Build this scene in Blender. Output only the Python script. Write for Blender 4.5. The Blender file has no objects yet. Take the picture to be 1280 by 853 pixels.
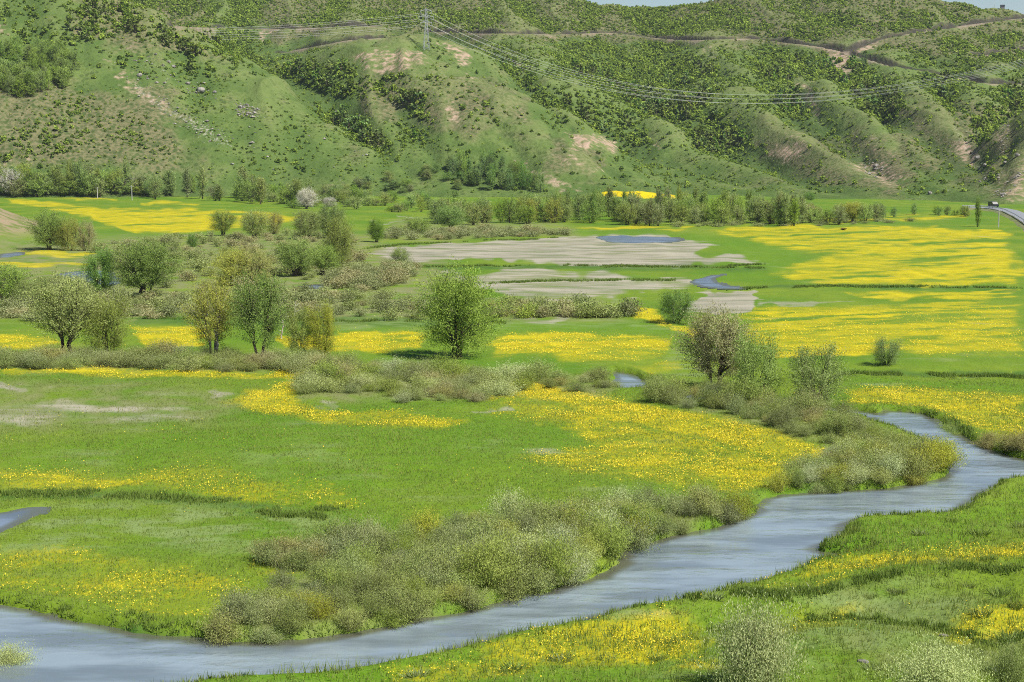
import bpy, bmesh, math, random
import numpy as np
random.seed(7)
RNG = np.random.default_rng(11)
S = bpy.context.scene
COL = S.collection
PI = math.pi
# ------------------------------------------------------------------ camera model (photo pixels 1280x853)
F, CX, CY, HZ, CAMZ = 2030.0, 640.0, 426.5, 185.0, 21.0
TH = math.atan((CY - HZ) / F)
CT, ST = math.cos(TH), math.sin(TH)
def proj(x, y, z):
    dz = z - CAMZ
    dep = np.maximum(y * CT - dz * ST, 1e-3)
    v = y * ST + dz * CT
    return CX + F * x / dep, CY - F * v / dep, dep
def ray(px, py):
    a = (np.asarray(px, float) - CX) / F
    b = (CY - np.asarray(py, float)) / F
    return a, CT + b * ST, -ST + b * CT
def flat(px, py, z=0.0):
    dx, dy, dz = ray(px, py)
    t = (z - CAMZ) / dz
    return dx * t, dy * t
def at_depth(px, py, Y):
    dx, dy, dz = ray(px, py)
    t = Y / dy
    return np.array([dx * t, Y, CAMZ + dz * t])
# ------------------------------------------------------------------ noise
def _hash(ix, iy, seed):
    h = (ix.astype(np.int64) * 374761393 + iy.astype(np.int64) * 668265263 + seed * 974711) & 0xffffffff
    h = ((h ^ (h >> 13)) * 1274126177) & 0xffffffff
    h = h ^ (h >> 16)
    return (h & 0xffff).astype(np.float64) / 32767.5 - 1.0
def vnoise(x, y, seed=0):
    x = np.asarray(x, float); y = np.asarray(y, float)
    ix = np.floor(x); iy = np.floor(y)
    fx = x - ix; fy = y - iy
    u = fx * fx * fx * (fx * (fx * 6 - 15) + 10); v = fy * fy * fy * (fy * (fy * 6 - 15) + 10)
    a = _hash(ix, iy, seed); b = _hash(ix + 1, iy, seed); c = _hash(ix, iy + 1, seed); d = _hash(ix + 1, iy + 1, seed)
    return (a * (1 - u) + b * u) * (1 - v) + (c * (1 - u) + d * u) * v
def fbm(x, y, octv=4, seed=0, gain=0.5):
    s = 0; a = 1.0; t = 0
    for o in range(octv):
        s = s + a * vnoise(x * 2 ** o + 17.3 * o, y * 2 ** o - 9.1 * o, seed + o * 13); t += a; a *= gain
    return s / t
def sstep(a, b, x):
    t = np.clip((x - a) / (b - a), 0, 1)
    return t * t * (3 - 2 * t)
# ------------------------------------------------------------------ polygons
def catmull(P, n=6, closed=True):
    P = np.asarray(P, float); N = len(P); out = []
    rng = range(N if closed else N - 1)
    for i in rng:
        if closed: p0, p1, p2, p3 = P[(i - 1) % N], P[i], P[(i + 1) % N], P[(i + 2) % N]
        else: p0, p1, p2, p3 = P[max(i - 1, 0)], P[i], P[i + 1], P[min(i + 2, N - 1)]
        for k in range(n):
            t = k / n
            out.append(0.5 * ((2 * p1) + (-p0 + p2) * t + (2 * p0 - 5 * p1 + 4 * p2 - p3) * t * t + (-p0 + 3 * p1 - 3 * p2 + p3) * t ** 3))
    if not closed: out.append(P[-1])
    return np.array(out)
def sdf(poly, x, y, reach=1e9):
    """signed distance, positive inside"""
    P = np.asarray(poly, float)
    x = np.asarray(x, float); y = np.asarray(y, float)
    out = np.full(x.shape, -float(reach))
    x0, y0 = P.min(0) - reach; x1, y1 = P.max(0) + reach
    m = (x > x0) & (x < x1) & (y > y0) & (y < y1)
    if not m.any(): return out
    xs = x[m]; ys = y[m]
    d = np.full(xs.shape, 1e18); ins = np.zeros(xs.shape, bool)
    for i in range(len(P)):
        ax, ay = P[i]; bx, by = P[(i + 1) % len(P)]
        ex, ey = bx - ax, by - ay
        L = ex * ex + ey * ey + 1e-12
        t = np.clip(((xs - ax) * ex + (ys - ay) * ey) / L, 0, 1)
        d = np.minimum(d, (xs - ax - t * ex) ** 2 + (ys - ay - t * ey) ** 2)
        if ay != by:
            c = ((ay > ys) != (by > ys)) & (xs < (bx - ax) * (ys - ay) / (by - ay) + ax)
            ins ^= c
    d = np.sqrt(d)
    out[m] = np.where(ins, d, -d)
    return out
def linedist(P, x, y):
    P = np.asarray(P, float)
    d = np.full(np.shape(x), 1e18); s = np.zeros(np.shape(x))
    for i in range(len(P) - 1):
        ax, ay = P[i][:2]; ex, ey = P[i + 1][0] - ax, P[i + 1][1] - ay
        t = np.clip(((x - ax) * ex + (y - ay) * ey) / (ex * ex + ey * ey + 1e-12), 0, 1)
        q = (x - ax - t * ex) ** 2 + (y - ay - t * ey) ** 2
        k = q < d
        d = np.where(k, q, d); s = np.where(k, i + t, s)
    return np.sqrt(d), s
def pxpoly(P, n=6, z=0.0):
    C = catmull(P, n)
    x, y = flat(C[:, 0], C[:, 1], z)
    return np.stack([x, y], 1)
# ------------------------------------------------------------------ water outlines
RIVER = pxpoly([(-60, 752), (0, 757), (60, 767), (130, 779), (200, 791), (265, 799), (330, 802), (430, 791), (560, 764), (680, 737), (765, 711),
                (776, 690), (830, 671), (935, 645), (944, 629), (985, 616), (1090, 610), (1150, 601), (1180, 590), (1184, 573), (1162, 554), (1130, 540),
                (1085, 526), (1100, 513), (1130, 513), (1160, 519), (1197, 538), (1232, 557), (1285, 573), (1345, 586), (1450, 604), (1560, 625), (1560, 650), (1430, 624), (1310, 600), (1262, 601), (1232, 616), (1192, 640),
                (1150, 645), (1075, 649), (1056, 660), (1047, 672), (1028, 686), (1050, 689), (1085, 687), (1060, 694), (1015, 704), (940, 730), (865, 752), (760, 771), (680, 790),
                (600, 806), (480, 831), (390, 844), (250, 856), (60, 880), (-60, 900)], 6, -0.2)
CHANNEL = pxpoly([(764, 463), (790, 468), (812, 476), (850, 488), (930, 500), (1040, 509), (1120, 519), (1110, 524), (1040, 516), (930, 508), (840, 497), (806, 487), (772, 487), (768, 476)], 5, -0.2)
RIVERS = [RIVER, CHANNEL]
PONDS = [pxpoly(p, 5) for p in [
    [(-30, 645), (5, 638), (30, 634), (47, 635), (38, 645), (20, 655), (0, 662), (-30, 668)],
    [(70, 343), (100, 339), (140, 340), (150, 350), (140, 358), (110, 353), (85, 350)],
    [(374, 358), (395, 356), (410, 358), (395, 361)],
    [(745, 296), (790, 294), (840, 297), (850, 301), (800, 304), (760, 302)],
    [(862, 352), (880, 346), (905, 343), (893, 349), (905, 356), (930, 360), (900, 360), (876, 357)],
    [(0, 318), (28, 315), (30, 319), (0, 322)],
]]
WZ = -0.30
def river_sd(x, y):
    wob = 0.35 * vnoise(x / 2.3, y / 2.3, 5) + 0.15 * vnoise(x / 0.7, y / 0.7, 6)
    return np.maximum(sdf(RIVERS[0], x, y, 60), sdf(RIVERS[1], x, y, 60)) + wob
def pond_sd(x, y):
    s = np.full(np.shape(x), -20.0)
    for p in PONDS: s = np.maximum(s, sdf(p, x, y, 20))
    return s + 0.4 * vnoise(x / 3, y / 3, 8)
SCARP = [(820, 765), (900, 752), (985, 757), (1060, 744), (1130, 733), (1200, 728), (1300, 735)]
SCARPW = np.stack(flat(*np.array(SCARP, float).T), 1)
SCARP2 = np.stack(flat(*np.array([(860, 790), (960, 778), (1080, 770), (1150, 790), (1220, 815), (1300, 810)], float).T), 1)
NEARBANK = np.stack(flat(*np.array([(1560, 655), (1430, 628), (1310, 603), (1232, 616), (1192, 640), (1056, 660), (1028, 690), (940, 730), (860, 752), (680, 790), (480, 831), (250, 856), (60, 880), (-60, 900), (-60, 1500), (2200, 1500), (2200, 600)], float).T), 1)
def G(x, y, fine=True):
    x = np.asarray(x, float); y = np.asarray(y, float)
    z = 0.22 * fbm(x / 25, y / 25, 3, 21)
    # left hillock and right roadside bank
    z = z + 15 * np.exp(-(((x + 142) / 26) ** 2 + ((y - 372) / 34) ** 2)) * (1 + 0.12 * vnoise(x / 8, y / 8, 3))
    z = z + 6 * sstep(0, 40, (x - (0.3145 * y + 3))) * sstep(200, 300, y) * sstep(620, 540, y)
    # near right bank rises to the viewer's hill
    nb = sdf(NEARBANK, x, y, 200)
    z = z + sstep(0, 16, nb) * (0.5 + 0.35 * fbm(x / 6, y / 6, 3, 44)) + 0.10 * np.clip(nb - 14, 0, 60) * sstep(70, 40, y)
    ds, _ = linedist(SCARPW, x, y)
    z = z + 0.35 * np.exp(-(ds / 2.0) ** 2) * (nb > 0)
    ds2, _ = linedist(SCARP2, x, y)
    z = z - 0.3 * np.exp(-(ds2 / 1.6) ** 2) * (nb > 0)
    sd = river_sd(x, y)
    z = z * sstep(1.5, -3.0, sd) + 0.12 * np.exp(-((sd + 0.9) / 0.7) ** 2)
    z = z - 1.15 * sstep(-0.55, 0.9, sd)
    ps = pond_sd(x, y)
    z = np.where(ps > -3, z * sstep(0, -3, ps) - 0.14 * sstep(-0.5, 0.5, ps), z)
    z = z + sstep(300, 150, y) * sstep(0.0, -2.0, sd) * (0.10 * fbm(x / 4.2 + y / 11, y / 2.6, 3, 71))
    if fine:
        near = sstep(420, 90, y)
        lump = fbm(x / 1.3, y / 2.2, 3, 61)
        z = z + near * (0.07 + 0.10 * sstep(0, 3, nb)) * lump * sstep(0.6, -0.6, sd)
        z = z + (1 - near) * 0.22 * fbm(x / 5, y / 22, 2, 62)
    return z
# ------------------------------------------------------------------ hills heightfield
RIDGES = [
    # left hill
    (0.50, 14, [(-260, -110, 900), (-100, -75, 885), (60, -45, 872), (140, -18, 862), (190, 8, 852), (235, 38, 838), (300, 74, 815), (350, 106, 800), (405, 138, 782), (455, 170, 757), (520, 206, 735), (575, 236, 712)]),
    # pylon hill
    (0.46, 10, [(330, 76, 930), (390, 60, 905), (440, 53, 880), (500, 56, 860), (533, 61, 845), (585, 80, 822), (636, 99, 800), (663, 129, 775), (697, 170, 745), (725, 196, 730), (755, 216, 715), (800, 236, 695), (840, 248, 680)]),
    (0.42, 8, [(500, 56, 860), (520, 110, 815), (535, 160, 770), (560, 205, 735)]),
    (0.45, 9, [(420, 52, 885), (400, 110, 830), (430, 160, 775)]),
    # green shoulder behind
    (0.45, 12, [(330, 85, 1010), (400, 60, 985), (480, 42, 965), (560, 40, 985)]),
    # bluff and lower spurs
    (0.62, 6, [(640, 120, 850), (700, 160, 800), (745, 172, 778), (775, 196, 745), (805, 222, 720), (835, 244, 695)]),
    (0.45, 10, [(720, 140, 900), (790, 185, 830), (860, 212, 780), (930, 235, 728), (1000, 249, 690)]),
    (0.45, 10, [(820, 140, 905), (870, 172, 855), (935, 197, 795), (1000, 226, 722), (1060, 245, 678)]),
    (0.52, 8, [(930, 120, 930), (970, 148, 870), (1010, 165, 825), (1080, 208, 730), (1140, 241, 664)]),
    (0.52, 8, [(1030, 95, 960), (1070, 128, 880), (1115, 152, 810), (1170, 206, 705), (1210, 239, 648), (1236, 252, 622)]),
    (0.50, 10, [(1130, 90, 950), (1165, 120, 870), (1195, 160, 790), (1215, 200, 710)]),
    (0.60, 8, [(1420, 40, 800), (1330, 100, 740), (1290, 160, 690), (1272, 210, 640), (1268, 246, 610)]),
    # ribs of the high face
    (0.34, 14, [(620, 0, 1300), (650, 40, 1120), (690, 90, 960)]),
    (0.34, 14, [(880, 0, 1280), (900, 50, 1110), (930, 100, 970)]),
    (0.34, 14, [(450, -10, 1330), (440, 30, 1150), (470, 60, 1040)]),
    (0.34, 14, [(1150, 0, 1230), (1120, 50, 1080), (1100, 90, 960)]),
    (0.34, 14, [(1290, 20, 1210), (1250, 70, 1020), (1215, 110, 900)]),
]
CREST = [(-500, -60, 1300), (-200, -50, 1320), (200, -32, 1340), (500, -16, 1340), (640, -8, 1330), (715, -1, 1320), (738, 5, 1315), (795, 7, 1320), (848, 4.5, 1290), (930, -7, 1260),
         (1050, -10, 1240), (1140, -4, 1230), (1175, 3, 1225), (1230, 8, 1220), (1290, 14, 1215), (1450, 24, 1200), (1800, 30, 1200)]
HX0, HX1, HY0, HY1, HS = -680.0, 690.0, 560.0, 1480.0, 1.7
gx = np.arange(HX0, HX1, HS); gy = np.arange(HY0, HY1, HS)
HXX, HYY = np.meshgrid(gx, gy)
def build_hills():
    X, Y = HXX, HYY
    wx = X + 5 * fbm(X / 70, Y / 70, 3, 1) + 1.2 * fbm(X / 14, Y / 14, 2, 2)
    wy = Y + 6 * fbm(X / 70, Y / 70, 3, 3)
    C = np.array([at_depth(*c) for c in CREST])
    zc = np.interp(wx, C[:, 0], C[:, 2]) + 2.5; yc = np.interp(wx, C[:, 0], C[:, 1])
    yf = np.interp(wx, [-600, -100, 60, 200, 330], [800, 790, 740, 690, 640])
    u = np.clip((yc - wy) / (yc - yf), -1, 1.3)
    zb = np.where(u > 0, zc * np.clip(1 - u, 0, 1) ** 1.28 - np.clip(u - 1, 0, 1) * 40, zc * (1 + u * 0.75))
    k = 1.7
    acc = np.exp(np.clip(zb / k, -60, 300))
    for s, w, pts in RIDGES:
        w = 0.6 * w
        P = np.array([at_depth(*p) for p in pts])
        best = np.full(X.shape, -1e9)
        for i in range(len(P) - 1):
            ax, ay, az = P[i]; bx, by, bz = P[i + 1]
            ex, ey = bx - ax, by - ay
            t = np.clip(((wx - ax) * ex + (wy - ay) * ey) / (ex * ex + ey * ey), 0, 1)
            d = np.hypot(wx - ax - t * ex, wy - ay - t * ey)
            best = np.maximum(best, az + t * (bz - az) - 1.3 * s * (np.sqrt(d * d + w * w) - w))
        acc = acc + np.exp(np.clip(best / k, -60, 300))
    z = k * np.log(acc + 1e-9)
    up = sstep(2, 30, z)
    gul = 1 - np.abs(fbm(X / 44 + Y / 190 + 0.35 * vnoise(X / 40, Y / 60, 9), Y / 210, 4, 31)) * 1.1
    z = z + up * ((gul - 0.72) * 8.5 + 1.1 * fbm(X / 22, Y / 30, 4, 33) + 0.5 * fbm(X / 4.5, Y / 4.5, 3, 34))
    z = np.where(z < 40, 4.5 * np.log1p(np.exp(np.clip(z / 4.5, -30, 30))) - 3.2, z - 3.2)
    return z
HZZ = build_hills()
def bil(A, x, y):
    fx = np.clip((np.asarray(x) - HX0) / HS, 0, len(gx) - 1.001); fy = np.clip((np.asarray(y) - HY0) / HS, 0, len(gy) - 1.001)
    i = fx.astype(int); j = fy.astype(int); a = fx - i; b = fy - j
    return (A[j, i] * (1 - a) + A[j, i + 1] * a) * (1 - b) + (A[j + 1, i] * (1 - a) + A[j + 1, i + 1] * a) * b
def Hh(x, y):
    return np.where(np.asarray(y) < HY0 + 1, -3.0, bil(HZZ, x, y))
def hit_hills(px, py):
    """where the ray of a photo pixel first meets the hills"""
    px = np.atleast_1d(np.asarray(px, float)); py = np.atleast_1d(np.asarray(py, float))
    dx, dy, dz = ray(px, py)
    res = np.full((len(px), 3), np.nan); live = np.ones(len(px), bool)
    for Y in np.arange(600, 1470, 1.0):
        t = Y / dy
        x = dx * t; z = CAMZ + dz * t
        h = np.maximum(Hh(x, np.full_like(x, Y)), 0)
        k = live & (z <= h)
        res[k] = np.stack([x, np.full_like(x, Y), h], 1)[k]
        live &= ~k
        if not live.any(): break
    return res
# hillside tracks cut into the slope
TRACKS = [
    [(225, 33), (300, 36), (370, 36), (440, 33), (475, 33)],
    [(540, 40), (600, 42), (640, 42), (700, 43), (760, 41), (800, 45), (850, 50), (880, 50), (930, 48), (980, 53), (1025, 58), (1062, 66)],
    [(1062, 64), (1090, 52), (1130, 43), (1190, 34), (1240, 27), (1290, 21)],
    [(1062, 68), (1100, 78), (1150, 88), (1200, 97), (1240, 105), (1262, 105), (1290, 103)],
    [(1225, 70), (1250, 65), (1290, 60)],
    [(355, 66), (400, 58), (440, 50), (480, 47)],
]
TRW = []
RILLS = [[(1090, 128), (1118, 165), (1150, 205), (1190, 240)], [(1185, 122), (1205, 165), (1228, 212), (1250, 250)], [(1262, 140), (1259, 180), (1255, 215), (1248, 248)], [(985, 118), (1030, 150), (1075, 190), (1110, 222)], [(700, 120), (740, 150), (790, 190), (850, 232)], [(612, 5), (622, 20), (640, 42)], [(640, 92), (690, 135), (740, 190), (780, 228)], [(858, 118), (900, 160), (960, 205), (1010, 240)], [(600, 120), (630, 165), (665, 215)], [(470, 95), (520, 165), (570, 215)], [(355, 82), (420, 130), (480, 185), (530, 225)]]
RILLM = np.zeros_like(HZZ)
def carve_rills():
    global HZZ
    for T in RILLS:
        C = catmull(T, 8, False); W = hit_hills(C[:, 0], C[:, 1]); W = W[~np.isnan(W[:, 0])]
        i0, i1 = np.searchsorted(gx, [W[:, 0].min() - 25, W[:, 0].max() + 25]); j0, j1 = np.searchsorted(gy, [W[:, 1].min() - 25, W[:, 1].max() + 25])
        sx, sy = HXX[j0:j1, i0:i1], HYY[j0:j1, i0:i1]
        d, s = linedist(W, sx + 1.6 * vnoise(sx / 9, sy / 9, 51), sy + 1.6 * vnoise(sx / 9, sy / 9, 52))
        HZZ[j0:j1, i0:i1] -= 3.6 * np.exp(-np.abs(d) / 5.0) * sstep(1, 12, HZZ[j0:j1, i0:i1])
        RILLM[j0:j1, i0:i1] = np.maximum(RILLM[j0:j1, i0:i1], sstep(3.2, 1.2, d) * (0.5 + 0.5 * vnoise(sx / 14, sy / 14, 53)))
carve_rills()
def carve_tracks():
    global HZZ
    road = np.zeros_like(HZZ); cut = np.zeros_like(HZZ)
    for T in TRACKS:
        C = catmull(T, 8, False)
        W = hit_hills(C[:, 0], C[:, 1]); W = W[~np.isnan(W[:, 0])]
        # smooth
        for _ in range(6):
            W[1:-1] = 0.25 * W[:-2] + 0.5 * W[1:-1] + 0.25 * W[2:]
        keep = [0]
        for i in range(1, len(W)):
            if np.hypot(*(W[i] - W[keep[-1]])[:2]) > 3: keep.append(i)
        W = W[keep]; TRW.append(W)
        x0, x1, y0, y1 = W[:, 0].min() - 25, W[:, 0].max() + 25, W[:, 1].min() - 25, W[:, 1].max() + 25
        i0, i1 = np.searchsorted(gx, [x0, x1]); j0, j1 = np.searchsorted(gy, [y0, y1])
        sx, sy = HXX[j0:j1, i0:i1], HYY[j0:j1, i0:i1]
        d, s = linedist(W, sx, sy)
        si = np.clip(s.astype(int), 0, len(W) - 2); fr = s - si
        zr = W[si, 2] * (1 - fr) + W[si + 1, 2] * fr - 0.4
        old = HZZ[j0:j1, i0:i1]
        w = sstep(6.5, 3.6, d)
        above = (old > zr)
        HZZ[j0:j1, i0:i1] = old * (1 - w) + (zr - 1.8 * above * sstep(6.0, 3.5, d)) * w
        road[j0:j1, i0:i1] = np.maximum(road[j0:j1, i0:i1], np.where(above, sstep(3.0, 1.5, d), sstep(5.2, 2.8, d + 2.4 * vnoise(sx / 9, sy / 9, 14))))
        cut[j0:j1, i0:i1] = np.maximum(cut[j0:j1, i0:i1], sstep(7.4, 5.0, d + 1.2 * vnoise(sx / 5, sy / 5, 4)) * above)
    return road, cut
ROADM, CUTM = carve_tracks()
def blur(A, n):
    for ax in (0, 1):
        for _ in range(2):
            P = np.concatenate([np.repeat(np.take(A, [0], ax), n + 1, ax), A, np.repeat(np.take(A, [-1], ax), n, ax)], ax)
            c = np.cumsum(P, ax); L = A.shape[ax]
            A = (np.take(c, np.arange(2 * n + 1, 2 * n + 1 + L), ax) - np.take(c, np.arange(0, L), ax)) / (2 * n + 1)
    return A
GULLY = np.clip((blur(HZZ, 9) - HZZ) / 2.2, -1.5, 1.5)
# ------------------------------------------------------------------ mesh helpers
def mesh_np(name, V, quads=None, tris=None, attrs=None, mats=(), midx=None, smooth=False):
    V = np.asarray(V, np.float32)
    me = bpy.data.meshes.new(name)
    nq = 0 if quads is None else len(quads); nt = 0 if tris is None else len(tris)
    loops = []; starts = []
    if nq: loops.append(np.asarray(quads, np.int32).ravel())
    if nt: loops.append(np.asarray(tris, np.int32).ravel())
    lp = np.concatenate(loops)
    me.vertices.add(len(V)); me.loops.add(len(lp)); me.polygons.add(nq + nt)
    me.vertices.foreach_set('co', V.ravel())
    me.loops.foreach_set('vertex_index', lp)
    st = np.concatenate([np.arange(nq) * 4, nq * 4 + np.arange(nt) * 3]).astype(np.int32)
    me.polygons.foreach_set('loop_start', st)
    if midx is not None: me.polygons.foreach_set('material_index', np.asarray(midx, np.int32))
    me.polygons.foreach_set('use_smooth', np.full(nq + nt, smooth, bool))
    for m in mats: me.materials.append(m)
    for k, v in (attrs or {}).items():
        a = me.attributes.new(k, 'FLOAT', 'POINT'); a.data.foreach_set('value', np.asarray(v, np.float32).ravel())
    me.update(calc_edges=True); me.validate()
    return me
def link(name, me, parent=None, loc=None, rotz=None, scale=None):
    o = bpy.data.objects.new(name, me); COL.objects.link(o)
    if parent is not None: o.parent = parent
    if loc is not None: o.location = [float(c) for c in loc]
    if rotz is not None: o.rotation_euler = (0, 0, rotz)
    if scale is not None: o.scale = scale if hasattr(scale, '__len__') else (scale,) * 3
    return o
def tag(o, label=None, cat=None, group=None, kind=None):
    if label: o['label'] = label
    if cat: o['category'] = cat
    if group: o['group'] = group
    if kind: o['kind'] = kind
    return o
def grid_quads(nr, nc):
    i = np.arange(nr - 1)[:, None] * nc + np.arange(nc - 1)[None, :]
    return np.stack([i, i + 1, i + nc + 1, i + nc], -1).reshape(-1, 4)
def tube(P, R, n=5):
    P = np.asarray(P, float); R = np.asarray(R, float) * np.ones(len(P))
    T = np.gradient(P, axis=0); T /= np.linalg.norm(T, axis=1, keepdims=True) + 1e-9
    ref = np.where(np.abs(T[:, 2:3]) > 0.9, np.array([[1.0, 0, 0]]), np.array([[0, 0, 1.0]]))
    A = np.cross(T, ref); A /= np.linalg.norm(A, axis=1, keepdims=True) + 1e-9
    B = np.cross(T, A)
    an = np.arange(n) * 2 * PI / n
    V = P[:, None] + R[:, None, None] * (A[:, None] * np.cos(an)[None, :, None] + B[:, None] * np.sin(an)[None, :, None])
    q = []
    for i in range(len(P) - 1):
        for j in range(n):
            q.append((i * n + j, i * n + (j + 1) % n, (i + 1) * n + (j + 1) % n, (i + 1) * n + j))
    V = V.reshape(-1, 3)
    V = np.concatenate([V, P[:1], P[-1:]]); a = len(V) - 2; b = len(V) - 1; m = (len(P) - 1) * n
    t = [(a, (j + 1) % n, j) for j in range(n)] + [(b, m + j, m + (j + 1) % n) for j in range(n)]
    return V, np.array(q), np.array(t)
class Mesher:
    def __init__(s): s.V = []; s.Q = []; s.T = []; s.A = []; s.n = 0; s.qm = []; s.tm = []
    def add(s, V, q=None, t=None, mat=0, tint=0.5):
        if q is not None and len(q): s.Q.append(np.asarray(q) + s.n); s.qm.append(np.full(len(q), mat))
        if t is not None and len(t): s.T.append(np.asarray(t) + s.n); s.tm.append(np.full(len(t), mat))
        s.V.append(np.asarray(V, float)); s.A.append(np.broadcast_to(tint, (len(V),)).astype(float)); s.n += len(V)
    def box(s, c, d, mat=0, tint=0.5, rot=0.0):
        x, y, z = np.array(d) / 2
        V = np.array([(-x, -y, -z), (x, -y, -z), (x, y, -z), (-x, y, -z), (-x, -y, z), (x, -y, z), (x, y, z), (-x, y, z)])
        if rot: V = V @ np.array([[math.cos(rot), math.sin(rot), 0], [-math.sin(rot), math.cos(rot), 0], [0, 0, 1]])
        s.add(V + np.array(c), [(3, 2, 1, 0), (4, 5, 6, 7), (0, 1, 5, 4), (1, 2, 6, 5), (2, 3, 7, 6), (3, 0, 4, 7)], None, mat, tint)
    def tube(s, P, R, n=5, mat=0, tint=0.5):
        V, q, t = tube(P, R, n); s.add(V, q, t, mat, tint)
    def leaves(s, C, U, a, b, rng, mat=0, tint=None, N=None):
        """diamond leaves: centre, long axis, half length, half width"""
        U = U / (np.linalg.norm(U, axis=1, keepdims=True) + 1e-9)
        W = rng.normal(size=U.shape) if N is None else np.cross(N, U) + 0.05 * rng.normal(size=U.shape); W -= U * (W * U).sum(1, keepdims=True); W /= np.linalg.norm(W, axis=1, keepdims=True) + 1e-9
        a = np.broadcast_to(a, (len(C),))[:, None]; b = np.broadcast_to(b, (len(C),))[:, None]
        V = np.stack([C - U * a, C + W * b, C + U * a, C - W * b], 1).reshape(-1, 3)
        q = np.arange(len(C) * 4).reshape(-1, 4)
        tn = rng.random(len(C)) if tint is None else tint
        s.add(V, q, None, mat, np.repeat(tn, 4))
    def mesh(s, name, mats, smooth=False):
        Q = np.concatenate(s.Q) if s.Q else None; T = np.concatenate(s.T) if s.T else None
        mi = np.concatenate(s.qm + s.tm)
        return mesh_np(name, np.concatenate(s.V), Q, T, {'tint': np.concatenate(s.A)}, mats, mi, smooth)
# ------------------------------------------------------------------ materials
class NT:
    def __init__(s, name):
        s.m = bpy.data.materials.new(name); s.m.use_nodes = True
        s.t = s.m.node_tree; s.t.nodes.clear(); s.out = s.n('ShaderNodeOutputMaterial')
    def n(s, typ, **kw):
        nd = s.t.nodes.new(typ)
        for k, v in kw.items(): setattr(nd, k, v)
        return nd
    def l(s, a, b): s.t.links.new(a, b)
    def put(s, sock, v):
        if hasattr(v, 'is_output') or isinstance(v, bpy.types.NodeSocket): s.l(v, sock)
        else: sock.default_value = v
    def attr(s, nm): return s.n('ShaderNodeAttribute', attribute_name=nm).outputs['Fac']
    def math(s, op, a, b=0.0, clamp=False):
        nd = s.n('ShaderNodeMath', operation=op, use_clamp=clamp); s.put(nd.inputs[0], a); s.put(nd.inputs[1], b); return nd.outputs[0]
    def mix(s, f, a, b, blend='MIX'):
        nd = s.n('ShaderNodeMix', data_type='RGBA', blend_type=blend)
        s.put(nd.inputs[0], f)
        for i, v in ((6, a), (7, b)): s.put(nd.inputs[i], v if isinstance(v, bpy.types.NodeSocket) else (*v, 1) if len(v) == 3 else v)
        return nd.outputs[2]
    def coord(s, scale=(1, 1, 1), obj=False):
        c = s.n('ShaderNodeTexCoord') if obj else s.n('ShaderNodeNewGeometry')
        mp = s.n('ShaderNodeMapping'); mp.inputs['Scale'].default_value = scale
        s.l(c.outputs['Object' if obj else 'Position'], mp.inputs['Vector']); return mp.outputs[0]
    def noise(s, scale, detail=3, vec=None, rough=0.55):
        nd = s.n('ShaderNodeTexNoise'); nd.inputs['Scale'].default_value = scale; nd.inputs['Detail'].default_value = detail; nd.inputs['Roughness'].default_value = rough
        s.l(vec if vec is not None else s.coord(), nd.inputs['Vector']); return nd.outputs['Fac']
    def ramp(s, f, a, b):
        nd = s.n('ShaderNodeMapRange', interpolation_type='SMOOTHSTEP'); s.put(nd.inputs[0], f); s.put(nd.inputs[1], a); s.put(nd.inputs[2], b); return nd.outputs[0]
    def princ(s, col, rough=0.9, spec=0.2, bump=None, strength=0.3, dist=0.1, metal=0.0):
        b = s.n('ShaderNodeBsdfPrincipled'); s.put(b.inputs['Base Color'], col if isinstance(col, bpy.types.NodeSocket) else (*col, 1)); s.put(b.inputs['Roughness'], rough)
        b.inputs['Specular IOR Level'].default_value = spec; b.inputs['Metallic'].default_value = metal
        if bump is not None:
            bp = s.n('ShaderNodeBump'); bp.inputs['Strength'].default_value = strength; bp.inputs['Distance'].default_value = dist
            s.l(bump, bp.inputs['Height']); s.l(bp.outputs[0], b.inputs['Normal'])
        s.l(b.outputs[0], s.out.inputs[0]); return s.m
def leaf_mat(name, dark, light, trans=0.34, var=0.17, hue=None):
    k = NT(name)
    c = k.mix(k.attr('tint'), dark, light)
    oi = k.n('ShaderNodeObjectInfo')
    hs = k.n('ShaderNodeHueSaturation')
    k.l(c, hs.inputs['Color'])
    k.l(k.math('ADD', k.math('MULTIPLY', oi.outputs['Random'], 2 * var), 1 - var), hs.inputs['Value'])
    r2 = k.math('FRACT', k.math('MULTIPLY', oi.outputs['Random'], 17.31))
    k.l(k.math('ADD', k.math('MULTIPLY', r2, 0.02), 0.49), hs.inputs['Hue'])
    r3 = k.math('FRACT', k.math('MULTIPLY', oi.outputs['Random'], 43.7))
    k.l(k.math('ADD', k.math('MULTIPLY', r3, 0.3), 0.85), hs.inputs['Saturation'])
    d = k.n('ShaderNodeBsdfDiffuse'); t = k.n('ShaderNodeBsdfTranslucent')
    k.l(hs.outputs[0], d.inputs[0])
    tc = k.mix(1.0, hs.outputs[0], (trans * 1.15, trans * 1.2, trans * 0.7), 'MULTIPLY'); k.l(tc, t.inputs[0])
    m = k.n('ShaderNodeAddShader')
    k.l(d.outputs[0], m.inputs[0]); k.l(t.outputs[0], m.inputs[1]); k.l(m.outputs[0], k.out.inputs[0])
    return k.m
def bark_mat(name, a, b):
    k = NT(name); f = k.noise(3.0, 4, k.coord((1, 1, 0.3), True))
    return k.princ(k.mix(k.ramp(f, 0.35, 0.65), a, b), 0.9, 0.1, f, 0.5, 0.05)
M = {}
M['willow'] = leaf_mat('willow_leaves', (0.115, 0.15, 0.037), (0.29, 0.345, 0.11))
M['green'] = leaf_mat('green_leaves', (0.095, 0.15, 0.036), (0.23, 0.31, 0.085))
M['fresh'] = leaf_mat('fresh_green_leaves', (0.13, 0.19, 0.04), (0.28, 0.37, 0.11))
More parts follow.
